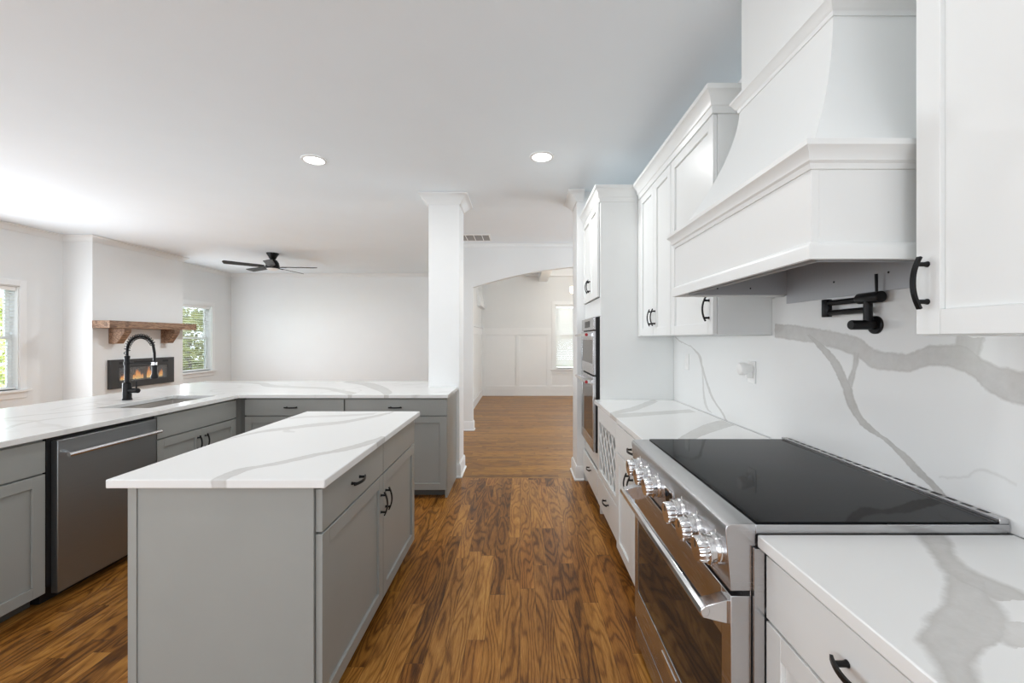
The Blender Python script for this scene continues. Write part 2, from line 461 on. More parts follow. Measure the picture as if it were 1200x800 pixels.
W1 = (4.42, 5.38, 0.75, 2.08); W2 = (7.56, 8.74, 0.75, 2.08); W3 = (0.86, 1.84, 0.66, 2.25)
wall_holes('wall_left', (WL, YREAR, 0), (0, 1, 0), (1, 0, 0), YB - YREAR, CEIL, [(a - YREAR, b - YREAR, c, d) for a, b, c, d in (W1, W2)])
struct(MB().box(WL - 0.15, -1.1, YB, YB + 0.15, 0, CEIL).build('wall_back', 'wall'))
struct(MB().box(-1.1, -0.945, YA + 0.12, YD, 0, 3.12).build('wall_dining_left', 'wall'))
wall_holes('wall_dining_back', (-1.1, YD, 0), (1, 0, 0), (0, -1, 0), 5.05, 3.12, [(W3[0] + 1.1, W3[1] + 1.1, W3[2], W3[3])])
struct(MB().box(3.8, 3.95, 4.47, YD, 0, 3.12).build('wall_dining_right', 'wall'))
struct(MB().box(WR, WR + 0.15, YREAR, 4.15, 0, CEIL).build('wall_right', 'wall'))
struct(MB().box(WL - 0.15, WR + 0.15, YREAR - 0.15, YREAR, 0, CEIL).build('wall_rear', 'wall'))
# wall with the wide flat arch into the dining room
ax0, axc, aspan, az0, az1 = -0.725, 1.39, 2.115, 2.19, 2.53
pts = [(-1.1, 0), (ax0, 0), (ax0, az0)]
for k in range(1, 40):
    x = ax0 + 2 * aspan * k / 40
    pts.append((x, az0 + (az1 - az0) * (1 - ((x - axc) / aspan) ** 2)))
pts += [(axc + aspan, az0), (axc + aspan, 0), (3.8, 0), (3.8, 3.12), (-1.1, 3.12)]
struct(MB().prism(pts, YA, YA + 0.12, axis=1).build('wall_arch', 'wall'))
# square column at the end of the peninsula, its pier opposite
def crown_prof(h=0.1, d=0.09):
    return [(0, CEIL - h), (0.012, CEIL - h), (0.018, CEIL - h * 0.8), (d * 0.55, CEIL - h * 0.45), (d * 0.85, CEIL - h * 0.2), (d, CEIL - h * 0.15), (d, CEIL - 0.002), (0, CEIL - 0.002)]
def base_prof(h=0.14, d=0.016):
    return [(0, 0.001), (d + 0.013, 0.001), (d + 0.013, 0.012), (d, 0.02), (d, h - 0.02), (d * 0.5, h), (0, h)]
cx0, cx1, cy0, cy1 = -0.925, -0.615, 4.23, 4.55
col = struct(MB().box(cx0, cx1, cy0, cy1, 0, CEIL).build('wall_column', 'trim', loc=((cx0 + cx1) / 2, (cy0 + cy1) / 2, 0)))
struct(MB().sweep([(cx0, cy1), (cx0, cy0), (cx1, cy0), (cx1, cy1), (cx0, cy1)], crown_prof(), -1).build('trim_1', 'trim'))
struct(MB().sweep([(cx0, cy1), (cx0, cy0), (cx1, cy0), (cx1, cy1), (cx0, cy1)], base_prof(), -1).build('baseboard_column', 'trim'))
struct(MB().box(0.565, 3.95, 4.15, 4.47, 0, CEIL).build('wall_pier', 'trim'))
struct(MB().sweep([(0.63, 4.15), (0.565, 4.15), (0.565, 4.47), (1.3, 4.47)], crown_prof(), 1).build('trim_2', 'trim'))
struct(MB().sweep([(0.63, 4.15), (0.565, 4.15), (0.565, 4.47), (1.3, 4.47)], base_prof(), 1).build('baseboard_pier', 'trim'))
# chimney breast
bx, by0, by1 = -6.035, 5.90, 7.48
struct(MB().box(WL, bx, by0, by1, 0, CEIL).build('wall_chimney_breast', 'wall'))
struct(MB().sweep([(WL, YREAR), (WL, by0), (bx, by0), (bx, by1), (WL, by1), (WL, YB), (-1.1, YB)], crown_prof(0.085, 0.07), -1).build('trim_3', 'wall'))
struct(MB().sweep([(WL, YREAR), (WL, by0), (bx, by0), (bx, by1), (WL, by1), (WL, YB), (-1.1, YB)], base_prof(), -1).build('baseboard_living', 'trim'))
struct(MB().sweep([(-1.1, YA), (-0.725, YA), (-0.725, YA + 0.12)], base_prof(), -1).build('baseboard_arch', 'trim'))
struct(MB().sweep([(-1.1, YA), (3.8, YA)], crown_prof(0.06, 0.03), -1).build('trim_4', 'wall'))
# dining room: wainscot on the back wall, coffer beams, frieze
wz0, wz1 = 0.15, 1.65
m = MB((0, YD, 0), (1, 0, 0), Z, (0, -1, 0))
m.box(-0.945, 3.8, 0, 0.15, 0, 0.022)
m.box(-0.945, W3[0] - 0.09, 0.15, 1.55, 0, 0.004)
m.box(-0.945, W3[0] - 0.09, 1.50, wz1, 0, 0.028).box(-0.945, W3[0] - 0.09, wz1, wz1 + 0.02, 0, 0.035)
m.box(-0.945, 3.8, 0.15, 0.24, 0, 0.026)
for a, b in ((-0.945, -0.87), (-0.10, -0.02), (0.66, 0.77)): m.box(a, b, 0.24, 1.5, 0, 0.026)
for a, b, c, d in ((-0.87, -0.10, 0.24, 1.5), (-0.02, 0.66, 0.24, 1.5), (0.77, 1.9, 0.24, 0.54)):
    for q in ((a, a + 0.015, c, d), (b - 0.015, b, c, d), (a, b, c, c + 0.015), (a, b, d - 0.015, d)): m.box(*q, 0, 0.010)
struct(m.build('trim_5', 'trim', bevel=0.002))
m = MB((-0.945, YA + 0.12, 0), (0, 1, 0), Z, (1, 0, 0))
m.box(0, 3.79, 0, 0.15, 0, 0.022).box(0, 3.79, 1.5, 1.65, 0, 0.018).box(0, 3.79, 1.65, 1.67, 0, 0.04)
struct(m.build('trim_6', 'trim', bevel=0.002))
struct(MB().box(-0.945, 3.8, YD - 0.10, YD, 2.94, 3.12).build('trim_7', 'trim', bevel=0.004))
struct(MB().box(0.45, 0.66, YA + 0.12, YD - 0.10, 2.80, 3.12).build('trim_8', 'trim', bevel=0.004))
struct(MB().box(2.2, 2.41, YA + 0.12, YD - 0.10, 2.80, 3.12).build('trim_9', 'trim', bevel=0.004))
struct(MB().box(-0.945, 3.8, 8.3, 8.5, 2.90, 3.12).build('trim_10', 'trim', bevel=0.004))
struct(MB().prism([(-0.945, 2.13), (-0.85, 2.13), (-0.97, 2.62), (-1.05, 2.62)][:3], 9.2, YD - 0.002, axis=1).build('trim_11', 'trim'))

# ------------------------------------------------------------------ windows with blinds
def window(idx, o, u, n, w):
    a, b, c, d = 0, w[1] - w[0], w[2], w[3]
    root = bpy.data.objects.new('window_%d' % idx, None); COL.objects.link(root); root.location = o; o_bases[root] = Vector(o); struct(root)
    fr = lambda: MB(o, u, Z, n)
    m = fr(); t = 0.075
    m.box(a - t, a, c - 0.02, d + t, 0, 0.018).box(b, b + t, c - 0.02, d + t, 0, 0.018).box(a, b, d, d + t, 0, 0.018)
    m.box(a, a + 0.012, c, d, -0.15, 0).box(b - 0.012, b, c, d, -0.15, 0).box(a, b, d - 0.012, d, -0.15, 0)
    m.build('casing', 'trim', root, bevel=0.002)
    fr().box(a - t - 0.03, b + t + 0.03, c - 0.03, c, -0.15, 0.055).box(a - t, b + t, c - 0.11, c - 0.03, 0, 0.016).build('sill', 'trim', root, bevel=0.003)
    mid = (c + d) / 2 - 0.02
    for nm, z0, z1, nn in (('upper_sash', mid, d - 0.012, -0.135), ('lower_sash', c, mid + 0.04, -0.105)):
        k = 0.045; m = fr()
        m.box(a + 0.012, a + 0.012 + k, z0, z1, nn, nn + 0.028).box(b - 0.012 - k, b - 0.012, z0, z1, nn, nn + 0.028)
        m.box(a + 0.012 + k, b - 0.012 - k, z0, z0 + 0.04, nn, nn + 0.028).box(a + 0.012 + k, b - 0.012 - k, z1 - 0.04, z1, nn, nn + 0.028)
        sash = m.build(nm, 'trim', root, bevel=0.002)
        fr().box(a + 0.012 + k, b - 0.012 - k, z0 + 0.04, z1 - 0.04, nn + 0.012, nn + 0.016).build('pane', 'glass', sash)
    return root
def blind(label, o, u, n, w, tilt, depth=-0.045, pitch=0.044):
    a, b, c, d = 0.02, w[1] - w[0] - 0.02, w[2], w[3] - 0.014
    root = thing('window_blind', label, 'blind', o, 'white window blinds')
    fr = lambda: MB(o, u, Z, n)
    fr().box(a, b, d - 0.05, d, depth - 0.025, depth + 0.03).build('headrail', 'blind', root, bevel=0.002)
    m = fr(); z = d - 0.085
    while z > c + 0.05:
        h, q = 0.024 * math.cos(tilt), 0.024 * math.sin(tilt)
        m.prism([(z - q - 0.0012, depth - h), (z - q + 0.0012, depth - h), (z + 0.0032, depth), (z + q + 0.0012, depth + h), (z + q - 0.0012, depth + h), (z + 0.0008, depth)], a + 0.004, b - 0.004, axis=0)
        z -= pitch
    m.build('slats', 'blind', root)
    fr().box(a, b, c + 0.012, c + 0.032, depth - 0.025, depth + 0.025).build('bottom_rail', 'blind', root, bevel=0.003)
    for k in (0.15, 0.85):
        x = a + (b - a) * k
        fr().box(x - 0.0015, x + 0.0015, c + 0.03, d - 0.04, depth + 0.0265, depth + 0.028).build('ladder_cord', 'blind', root)
    fr().tube([(a + 0.07, d - 0.05, depth + 0.034), (a + 0.07, d - 0.62, depth + 0.036)], 0.004, 8).build('tilt_wand', 'blind', root)
    return root
window(1, (WL, W1[0], 0), (0, 1, 0), (1, 0, 0), W1)
window(2, (WL, W2[0], 0), (0, 1, 0), (1, 0, 0), W2)
window(3, (W3[0], YD, 0), (1, 0, 0), (0, -1, 0), W3)
blind('white slatted blind in the window left of the fireplace at the photo edge', (WL, W1[0], 0), (0, 1, 0), (1, 0, 0), W1, 0.12)
blind('white slatted blind in the window just right of the wooden mantel', (WL, W2[0], 0), (0, 1, 0), (1, 0, 0), W2, 0.10)
blind('white slatted blind in the far dining room window beyond the arch', (W3[0], YD, 0), (1, 0, 0), (0, -1, 0), W3, 1.05)

# outside
struct(MB().box(-40, 30, -25, 40, -0.9, -0.6).build('ground', 'lawn'))
def tree(label, x, y, h, r, nleaf, seed):
    rnd = random.Random(seed)
    root = thing('tree', label, 'tree', (x, y, -0.6), 'trees outside the living room windows')
    MB().tube([(x, y, -0.62), (x + 0.03, y, 0.3), (x - 0.02, y + 0.04, h * 0.6)], [0.12, 0.09, 0.03], 10).build('trunk', 'bark', root)
    m = MB()
    for k in range(nleaf):
        th, ph = rnd.uniform(0, 2 * PI), math.acos(rnd.uniform(-1, 1)); q = rnd.uniform(0.55, 1.0) ** 0.5
        c = Vector((x + r * q * math.sin(ph) * math.cos(th), y + 1.25 * r * q * math.sin(ph) * math.sin(th), -0.3 + (h + 0.2) / 2 + (h + 0.2) / 2 * q * math.cos(ph)))
        a = Vector((rnd.gauss(0, 1), rnd.gauss(0, 1), rnd.gauss(0, 1))).normalized() * rnd.uniform(0.05, 0.10)
        b = a.orthogonal().normalized() * rnd.uniform(0.03, 0.05)
        m.face(m.verts([c - a, c + b, c + a, c - b]))
    m.build('foliage', 'leaf', root)
    return root
tree('yellow-green tree outside the window left of the fireplace', -10.6, 8.3, 2.35, 1.5, 5200, 3)
tree('yellow-green tree outside the window right of the mantel', -10.8, 13.6, 2.5, 1.7, 5200, 5)

# ------------------------------------------------------------------ cabinets
def shaker(m, u0, u1, z0, z1, st=0.057, th=0.02, rec=0.011):
    """shaker front between n=-th and n=0"""
    m.box(u0, u0 + st, z0, z1, -th, 0).box(u1 - st, u1, z0, z1, -th, 0)
    m.box(u0 + st, u1 - st, z0, z0 + st, -th, 0).box(u0 + st, u1 - st, z1 - st, z1, -th, 0)
    m.box(u0 + st, u1 - st, z0 + st, z1 - st, -th, -rec)
    return m
def pull(fr, c, vertical, parent, L=0.118, name='handle'):
    """black bow pull: two feet and an arched flat bar; c = (u, z) on the plane n = 0"""
    m = fr()
    along = Vector((0, 1, 0)) if vertical else Vector((1, 0, 0)); side = Vector((1, 0, 0)) if vertical else Vector((0, 1, 0))
    C = Vector((c[0], c[1], 0)); N = Vector((0, 0, 1))
    for k in (-1, 1):
        m.lathe([(0.0075, 0), (0.0055, 0.006), (0.0055, 0.026)], C + along * k * L * 0.36, N, 10)
    pts = []
    for k in range(13):
        q = -1 + 2 * k / 12
        pts.append(C + along * q * L / 2 + N * (0.018 + 0.016 * (1 - q * q)))
    m.strip(pts, side, 0.011, 0.006)
    return m.build(name, 'black', parent, bevel=0.0008)

def base_cabinet(name, label, cat, o, u, n, width, depth, fronts, mat, toe_mat, group=None, toe=0.09, back_toe=True, extra=None):
    root = thing(name, label, cat, Vector(o) + Vector(u) * width / 2 + Vector(n) * (-depth / 2), group)
    fr = lambda: MB(o, u, Z, n)
    fr().box(0, width, toe, 0.883, -depth, -0.0205).build('body', mat, root, bevel=0.001)
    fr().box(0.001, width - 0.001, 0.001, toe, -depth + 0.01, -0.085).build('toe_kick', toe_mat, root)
    for kind, u0, u1, z0, z1, hs in fronts:
        m = fr()
        if kind == 'door': shaker(m, u0, u1, z0, z1)
        else: m.box(u0, u1, z0, z1, -0.02, 0)
        d = m.build('door' if kind == 'door' else ('drawer' if kind == 'drawer' else 'false_front'), mat, root, bevel=0.0016)
        for h in hs: pull(fr, (h[0], h[1]), h[2], d)
    if extra: extra(root, fr)
    return root

# ---- right run (white)
RX = 0.605; Rn = (-1, 0, 0); Ru = (0, 1, 0)
base_cabinet('base_cabinet', 'white base cabinet with one drawer over a door, nearest on the right beside the range', 'cabinet',
    (RX, 0.43, 0), Ru, Rn, 0.602, 0.62,
    [('drawer', 0.004, 0.598, 0.716, 0.868, [(0.30, 0.80, False)]), ('door', 0.004, 0.598, 0.095, 0.708, [(0.06, 0.62, True)])], 'white_cab', 'white_cab')
base_cabinet('base_cabinet', 'white base cabinet with a wide drawer and two doors, just beyond the range', 'cabinet',
    (RX, 1.924, 0), Ru, Rn, 0.704, 0.62,
    [('drawer', 0.004, 0.700, 0.70, 0.868, [(0.30, 0.80, False)]), ('door', 0.004, 0.350, 0.095, 0.692, [(0.318, 0.60, True)]), ('door', 0.354, 0.700, 0.095, 0.692, [(0.386, 0.60, True)])], 'white_cab', 'white_cab')
def lattice(root, fr):
    u0, u1, z0, z1 = 0.085, 0.66, 0.374, 0.752
    m = fr(); st = 0.0
    m.box(0.004, u0, 0.33, 0.868, -0.02, 0).box(u1, 0.706, 0.33, 0.868, -0.02, 0).box(u0, u1, 0.33, z0, -0.02, 0).box(u0, u1, z1, 0.868, -0.02, 0)
    f = m.build('face_frame', 'white_cab', root, bevel=0.0016)
    m = fr()
    # diagonal lattice bars cut to the opening
    pitch = (u1 - u0) / 5.0; wv = 0.009
    def clip(p, q):
        (x0, y0), (x1, y1) = p, q; t0, t1 = 0.0, 1.0
        for pp, qq in ((-(x1 - x0), x0 - u0), (x1 - x0, u1 - x0), (-(y1 - y0), y0 - z0), (y1 - y0, z1 - y0)):
            if abs(pp) < 1e-9:
                if qq < 0: return None
            else:
                r = qq / pp
                if pp < 0: t0 = max(t0, r)
                else: t1 = min(t1, r)
        if t1 - t0 < 1e-3: return None
        return (x0 + (x1 - x0) * t0, y0 + (y1 - y0) * t0), (x0 + (x1 - x0) * t1, y0 + (y1 - y0) * t1)
    for k in range(-8, 16):
        for sg, dep in ((1, -0.010), (-1, -0.015)):
            x = u0 + k * pitch
            seg = clip((x, z0 if sg > 0 else z1), (x + 0.8 * 0.82, z0 + 0.8 if sg > 0 else z1 - 0.8))
            if not seg: continue
            (xa, ya), (xb, yb) = seg; d = Vector((xb - xa, yb - ya)); L = d.length; d /= L; q = Vector((-d.y, d.x)) * wv
            m.prism([(xa + q.x, ya + q.y), (xb + q.x, yb + q.y), (xb - q.x, yb - q.y), (xa - q.x, ya - q.y)], dep - 0.006, dep, axis=2)
    m.build('lattice', 'white_cab', root)
    
RL = 0.708
lat = base_cabinet('wine_lattice_cabinet', 'white base cabinet with a diagonal wine lattice front over a long drawer', 'cabinet',
    (RX + 0.015, 2.63, 0), Ru, Rn, RL, 0.605, [('drawer', 0.004, 0.704, 0.10, 0.318, [(0.34, 0.235, False)])], 'white_cab', 'white_cab', extra=lattice)
# hollow behind the lattice: rebuild the body as an open box
for ch in list(lat.children):
    if ch.name.startswith('body'):
        bpy.data.objects.remove(ch)
def fr_l(): return MB((RX + 0.015, 2.63, 0), Ru, Z, Rn)
m = fr_l(); m.box(0, 0.02, 0.09, 0.883, -0.60, -0.0205).box(RL - 0.02, RL, 0.09, 0.883, -0.60, -0.0205).box(0.02, RL - 0.02, 0.09, 0.11, -0.60, -0.0205)
m.box(0.02, RL - 0.02, 0.325, 0.345, -0.60, -0.0205).box(0.02, RL - 0.02, 0.863, 0.883, -0.60, -0.0205).box(0.02, RL - 0.02, 0.11, 0.863, -0.60, -0.45)
m.build('body', 'white_cab', lat, bevel=0.001)

# tall oven cabinet
TX = 0.642
tall = thing('oven_cabinet', 'tall white cabinet housing the double wall oven at the far end of the right run', 'cabinet', (0.94, 3.745, 0))
ft = lambda: MB((TX, 3.342, 0), Ru, Z, Rn)
TW = 0.80
m = ft(); m.box(0, 0.022, 0.001, 2.60, -0.59, 0).box(TW - 0.022, TW, 0.001, 2.60, -0.59, 0)
m.box(0.022, TW - 0.022, 0.09, 0.11, -0.59, -0.02).box(0.022, TW - 0.022, 2.58, 2.60, -0.59, 0).box(0.022, TW - 0.022, 0.11, 2.58, -0.59, -0.575)
m.box(0.022, TW - 0.022, 0.325, 0.46, -0.1, -0.0).box(0.022, TW - 0.022, 1.585, 1.735, -0.1, 0).box(0.022, TW - 0.022, 2.50, 2.58, -0.1, 0)
m.build('body', 'white_cab', tall, bevel=0.001)
ft().box(0.022, TW - 0.022, 0.001, 0.09, -0.5, -0.07).build('toe_kick', 'white_cab', tall)
fo = lambda: MB((TX - 0.021, 3.342, 0), Ru, Z, Rn)
d = fo().box(0.012, TW - 0.012, 0.10, 0.318, -0.02, 0).build('drawer', 'white_cab', tall, bevel=0.0016); pull(fo, (0.36, 0.25), False, d)
for a, b, hx in ((0.03, 0.398, 0.366), (0.402, 0.77, 0.434)):
    d = shaker(fo(), a, b, 1.74, 2.51).build('door', 'white_cab', tall, bevel=0.0016); pull(fo, (hx, 1.865), True, d)
def cab_crown(z0=2.495, h=0.12, d=0.05):
    return [(0, z0), (0.008, z0), (0.012, z0 + 0.03), (0.018, z0 + 0.035), (d * 0.55, z0 + h * 0.6), (d * 0.9, z0 + h * 0.78), (d, z0 + h * 0.8), (d, z0 + h), (0, z0 + h)]
MB().sweep([(TX + 0.29, 3.341), (TX - 0.001, 3.341), (TX - 0.001, 4.142)], cab_crown(), 1).build('crown', 'white_cab', tall)

# double wall oven
ov = thing('wall_oven', 'stainless steel double wall oven built into the tall white cabinet', 'oven', (0.9, 3.75, 0.465))
oo = lambda: MB((TX - 0.026, 3.42, 0), Ru, Z, Rn)
OW = 0.66
oo().box(0.0, OW, 0.466, 1.58, -0.5, -0.004).build('housing', 'black_and_shade', ov, bevel=0.002)
oo().box(0.0, OW, 1.475, 1.58, -0.004, 0.014).build('control_panel', 'steel', ov, bevel=0.003)
oo().box(0.2, 0.46, 1.50, 1.555, 0.014, 0.0155).build('display', 'black_glass', ov)
for z0, z1, hz in ((1.105, 1.465, 1.435), (0.475, 1.09, 1.045)):
    m = oo(); k = 0.045
    m.box(0, k, z0, z1, -0.004, 0.018).box(OW - k, OW, z0, z1, -0.004, 0.018).box(k, OW - k, z0, z0 + 0.09, -0.004, 0.018).box(k, OW - k, z1 - 0.075, z1, -0.004, 0.018)
    dr = m.build('oven_door', 'steel', ov, bevel=0.002)
    oo().box(k, OW - k, z0 + 0.09, z1 - 0.075, 0.002, 0.0165).build('window', 'oven_glass', dr)
    hd = oo().tube([(0.03, hz, 0.07), (OW - 0.03, hz, 0.07)], 0.0125, 14).box(0.045, 0.072, hz - 0.012, hz + 0.012, 0.016, 0.07).box(OW - 0.072, OW - 0.045, hz - 0.012, hz + 0.012, 0.016, 0.07).build('handle', 'chrome', dr)
    for q in (0.0275, OW - 0.0275): oo().lathe([(0.0125, -0.004), (0.0125, 0.004)], (q, hz, 0.07), (1, 0, 0), 14).build('medallion', 'red', dr)

# ---- upper cabinets
UX, UZ0, UZ1 = 0.94, 1.42, 2.50
def upper(label, y0, y1, doors, z0=UZ0, filler=0.0):
    root = thing('upper_cabinet', label, 'cabinet', (1.09, (y0 + y1) / 2, z0), 'white upper cabinets on the right wall')
    fu = lambda: MB((UX, y0, 0), Ru, Z, Rn); w = y1 - y0
    fu().box(0, w, z0, UZ1 + 0.02, -0.298, -0.0215).build('body', 'white_cab', root, bevel=0.001)
    if filler: fu().box(w - filler, w, z0, UZ1, -0.021, 0).build('filler', 'white_cab', root)
    for a, b, h in doors:
        d = shaker(fu(), a, b, z0 + 0.003, UZ1 - 0.004).build('door', 'white_cab', root, bevel=0.0016)
        pull(fu, h, True, d, 0.120)
    return root
upper('white two-door upper cabinet against the tall oven cabinet', 2.612, 3.338, [(0.004, 0.333, (0.300, UZ0 + 0.130)), (0.337, 0.666, (0.370, UZ0 + 0.130))], filler=0.058)
upper('white one-door upper cabinet between the range hood and the two-door cabinet', 2.035, 2.610, [(0.004, 0.571, (0.045, UZ0 + 0.128))])
upper('white one-door upper cabinet nearest on the right, in front of the range hood', 0.44, 0.997, [(0.004, 0.553, (0.525, UZ0 + 0.109))], z0=1.407)
tag(MB().sweep([(WR - 0.002, 2.034), (UX - 0.001, 2.034), (UX - 0.001, 3.287)], cab_crown(), 1).build('crown_moulding', 'white_cab', loc=(1.09, 2.66, 2.5)),
    'white crown moulding along the top of the upper cabinets beyond the hood', 'moulding')

# ---- range hood
HY0, HY1, HX = 1.042, 1.955, 0.725
hood = thing('range_hood', 'large white bell-shaped range hood over the range', 'range hood', (0.98, 1.5, 1.605))
t = 0.02
m = MB(); z0, z1 = 1.605, 1.87
m.box(HX, HX + t, HY0, HY1, z0, z1).box(HX + t, WR - 0.003, HY0, HY0 + t, z0, z1).box(HX + t, WR - 0.003, HY1 - t, HY1, z0, z1).box(HX + t, WR - 0.003, HY0 + t, HY1 - t, 1.78, z1)
m.build('mantle_box', 'white_cab', hood, bevel=0.001)
pth = [(WR - 0.003, HY1), (HX, HY1), (HX, HY0), (WR - 0.003, HY0)]
MB().sweep(pth, [(0, 1.597), (0.014, 1.597), (0.014, 1.628), (0.009, 1.637), (0, 1.642)], -1).build('lower_trim', 'white_cab', hood)
MB().sweep(pth, [(0, 1.822), (0.005, 1.822), (0.008, 1.835), (0.014, 1.84), (0.017, 1.858), (0.026, 1.868), (0.03, 1.872), (0.03, 1.886), (0, 1.889)], -1).build('ledge', 'white_cab', hood)
R = []
for k in range(25):
    q = k / 24; e = (1 - q) ** 1.75; zz = 1.886 + 0.479 * q
    x = 0.925 - 0.19 * e; ya = 1.235 - 0.185 * e; yb = 1.762 + 0.185 * e
    R.append([(x, ya, zz), (x, yb, zz), (WR - 0.003, yb, zz), (WR - 0.003, ya, zz)])
MB().rings(R, smooth=True).build('bell', 'white_cab', hood, sharp=50)
MB().box(0.93, WR - 0.003, 1.24, 1.757, 2.365, CEIL - 0.003).build('chimney', 'white_cab', hood, bevel=0.001)
MB().sweep([(WR - 0.003, 1.757), (0.93, 1.757), (0.93, 1.24), (WR - 0.003, 1.24)], [(0, 2.352), (0.01, 2.352), (0.012, 2.365), (0.02, 2.372), (0.028, 2.39), (0.034, 2.394), (0.034, 2.405), (0, 2.408)], -1).build('upper_trim', 'white_cab', hood)
m = MB(); li = 0.045
m.box(HX + li, WR - 0.02, HY0 + li, HY0 + li + 0.004, 1.60, 1.76).box(HX + li, WR - 0.02, HY1 - li - 0.004, HY1 - li, 1.60, 1.76)
m.box(HX + li, HX + li + 0.004, HY0 + li, HY1 - li, 1.60, 1.76).box(WR - 0.024, WR - 0.02, HY0 + li, HY1 - li, 1.56, 1.76)
m.box(HX + li, WR - 0.02, HY0 + li, HY1 - li, 1.755, 1.76)
lin = m.build('liner', 'liner', hood, bevel=0.001)
for y in (1.38, 1.62): MB().lathe([(0.004, 0), (0.003, 0.002)], (WR - 0.024, y, 1.62), (-1, 0, 0), 8).build('screw', 'black_and_shade', lin)
for x in (0.9, 1.05): MB().lathe([(0.004, 0), (0.003, 0.002)], (x, HY1 - li - 0.004, 1.63), (0, -1, 0), 8).build('screw', 'black_and_shade', lin)

# ---- backsplash, worktops
def V3(pts, f):                                     # [(px, py, half width m)] -> [(a, b, w)]
    return [f(p[0], p[1]) + (p[2],) for p in pts]
BSX = WR - 0.015
fb = lambda a, b: px_plane_x(a, b, BSX)
veins = [
 (0, V3([(908, 387, 0.034), (930, 390, 0.034), (960, 394, 0.030), (1006, 407, 0.034), (1028, 421, 0.031), (1060, 425, 0.028), (1100, 416, 0.030), (1130, 420, 0.034), (1156, 440, 0.039), (1198, 454, 0.042), (1240, 462, 0.034)], fb), 0.760),
 (1, V3([(948, 392, 0.015), (972, 416, 0.025), (990, 448, 0.024), (1000, 476, 0.022), (1016, 500, 0.024), (1048, 524, 0.022), (1076, 552, 0.022), (1104, 580, 0.019), (1120, 600, 0.013)], fb), 0.95),
 (1, V3([(1003, 412, 0.015), (1002, 425, 0.011), (998, 440, 0.013), (995, 452, 0.015)], fb), 0.85),
 (1, V3([(1138, 395, 0.035), (1136, 405, 0.033), (1130, 425, 0.033)], fb), 0.65),
 (1, V3([(790, 393, 0.013), (796, 399, 0.016), (818, 414, 0.020), (823, 430, 0.015), (829, 450, 0.015), (835, 466, 0.016), (844, 480, 0.015), (852, 494, 0.018)], fb), 0.75),
 (1, V3([(822, 420, 0.007), (823.5, 440, 0.009), (824.5, 460, 0.013), (828, 476, 0.019), (834, 484, 0.007)], fb), 0.6),
 (0, V3([(1100, 560, .002), (1130, 557, .002), (1158, 552, .003), (1190, 566, .002)], fb), 0.35),
]
bs = MB((BSX, 0, 0), (0, 1, 0), Z, (1, 0, 0)).slab([0.43, 0.999, 2.033, 3.34], [0.9155, 1.405, 1.418, 1.595], lambda i, j: i == 1 or j == 0 or (i == 2 and j == 1), 0, 0.014).build('backsplash', quartz('quartz_backsplash', (1, 2), veins, (WR, 1.9, 0.916)), loc=(WR, 1.9, 0.916))
tag(bs, 'white quartz backsplash slab with bold grey veins behind the range', 'backsplash')
CT = 0.915
fz = lambda a, b: px_plane_z(a, b, CT)
k6 = lambda a, b: (880 + a * 0.26667, 600 + b * 0.26667)
def VW(pts):                                        # (px, py, half height px) on the worktop plane
    R = []
    for p in pts:
        x, y = fz(p[0], p[1]); R.append((x, y, p[2] * y * y / (F * (EYE - CT))))
    return R
def wv(ya, xl, xr):                                  # band given by its left and right edge at one height in the photo
    a = fz(*k6(xl, ya)); b = fz(*k6(xr, ya)); return ((a[0] + b[0]) / 2, a[1], (b[0] - a[0]) / 2)
veins = [
 (1, [wv(60, 690, 790), wv(110, 730, 860), wv(160, 775, 890), wv(210, 810, 920), wv(260, 850, 985), wv(300, 900, 1080), wv(340, 980, 1180), wv(390, 1080, 1260)], 0.85),
 (1, [wv(255, 880, 960), wv(300, 850, 1040), wv(360, 845, 1060), wv(410, 825, 1100), wv(470, 770, 1140), wv(540, 735, 1130), wv(590, 755, 1050), wv(640, 785, 1000), wv(700, 810, 990), wv(760, 820, 1010), wv(900, 860, 1060)], 0.80),
 (1, [wv(480, 1100, 1210), wv(520, 1080, 1300), wv(570, 1100, 1300), wv(600, 1180, 1300)], 0.7)]
wt = MB().box(0.588, BSX - 0.001, 0.43, 1.037, 0.884, CT).build('worktop', quartz('quartz_near', (0, 1), veins, (0.9, 0.73, CT), wob=0.013, soft=0.010), loc=(0.9, 0.73, CT), bevel=0.003)
tag(wt, 'white quartz worktop with a broad grey vein, nearest on the right before the range', 'worktop')
veins = [
 (0, VW([(706, 490, 1.2), (722, 487.5, 1.8), (740, 486, 2.0), (770, 484, 1.8), (812, 481, 1.6)]), 0.75),
 (0, VW([(716, 485, 1.2), (730, 481.5, 1.8), (742, 479, 1.8), (757, 473.5, 1.6), (768, 469, 1.2)]), 0.75),
 (0, VW([(790, 521, 2.0), (806, 513, 3.0), (820, 506, 3.2), (838, 499, 3.4), (853, 495, 3.0)]), 0.8)]
wt = MB().box(0.592, BSX - 0.001, 1.924, 3.339, 0.884, CT).build('worktop', quartz('quartz_far', (0, 1), veins, (0.9, 2.6, CT)), loc=(0.9, 2.6, CT), bevel=0.003)
tag(wt, 'white quartz worktop between the range and the tall oven cabinet', 'worktop')

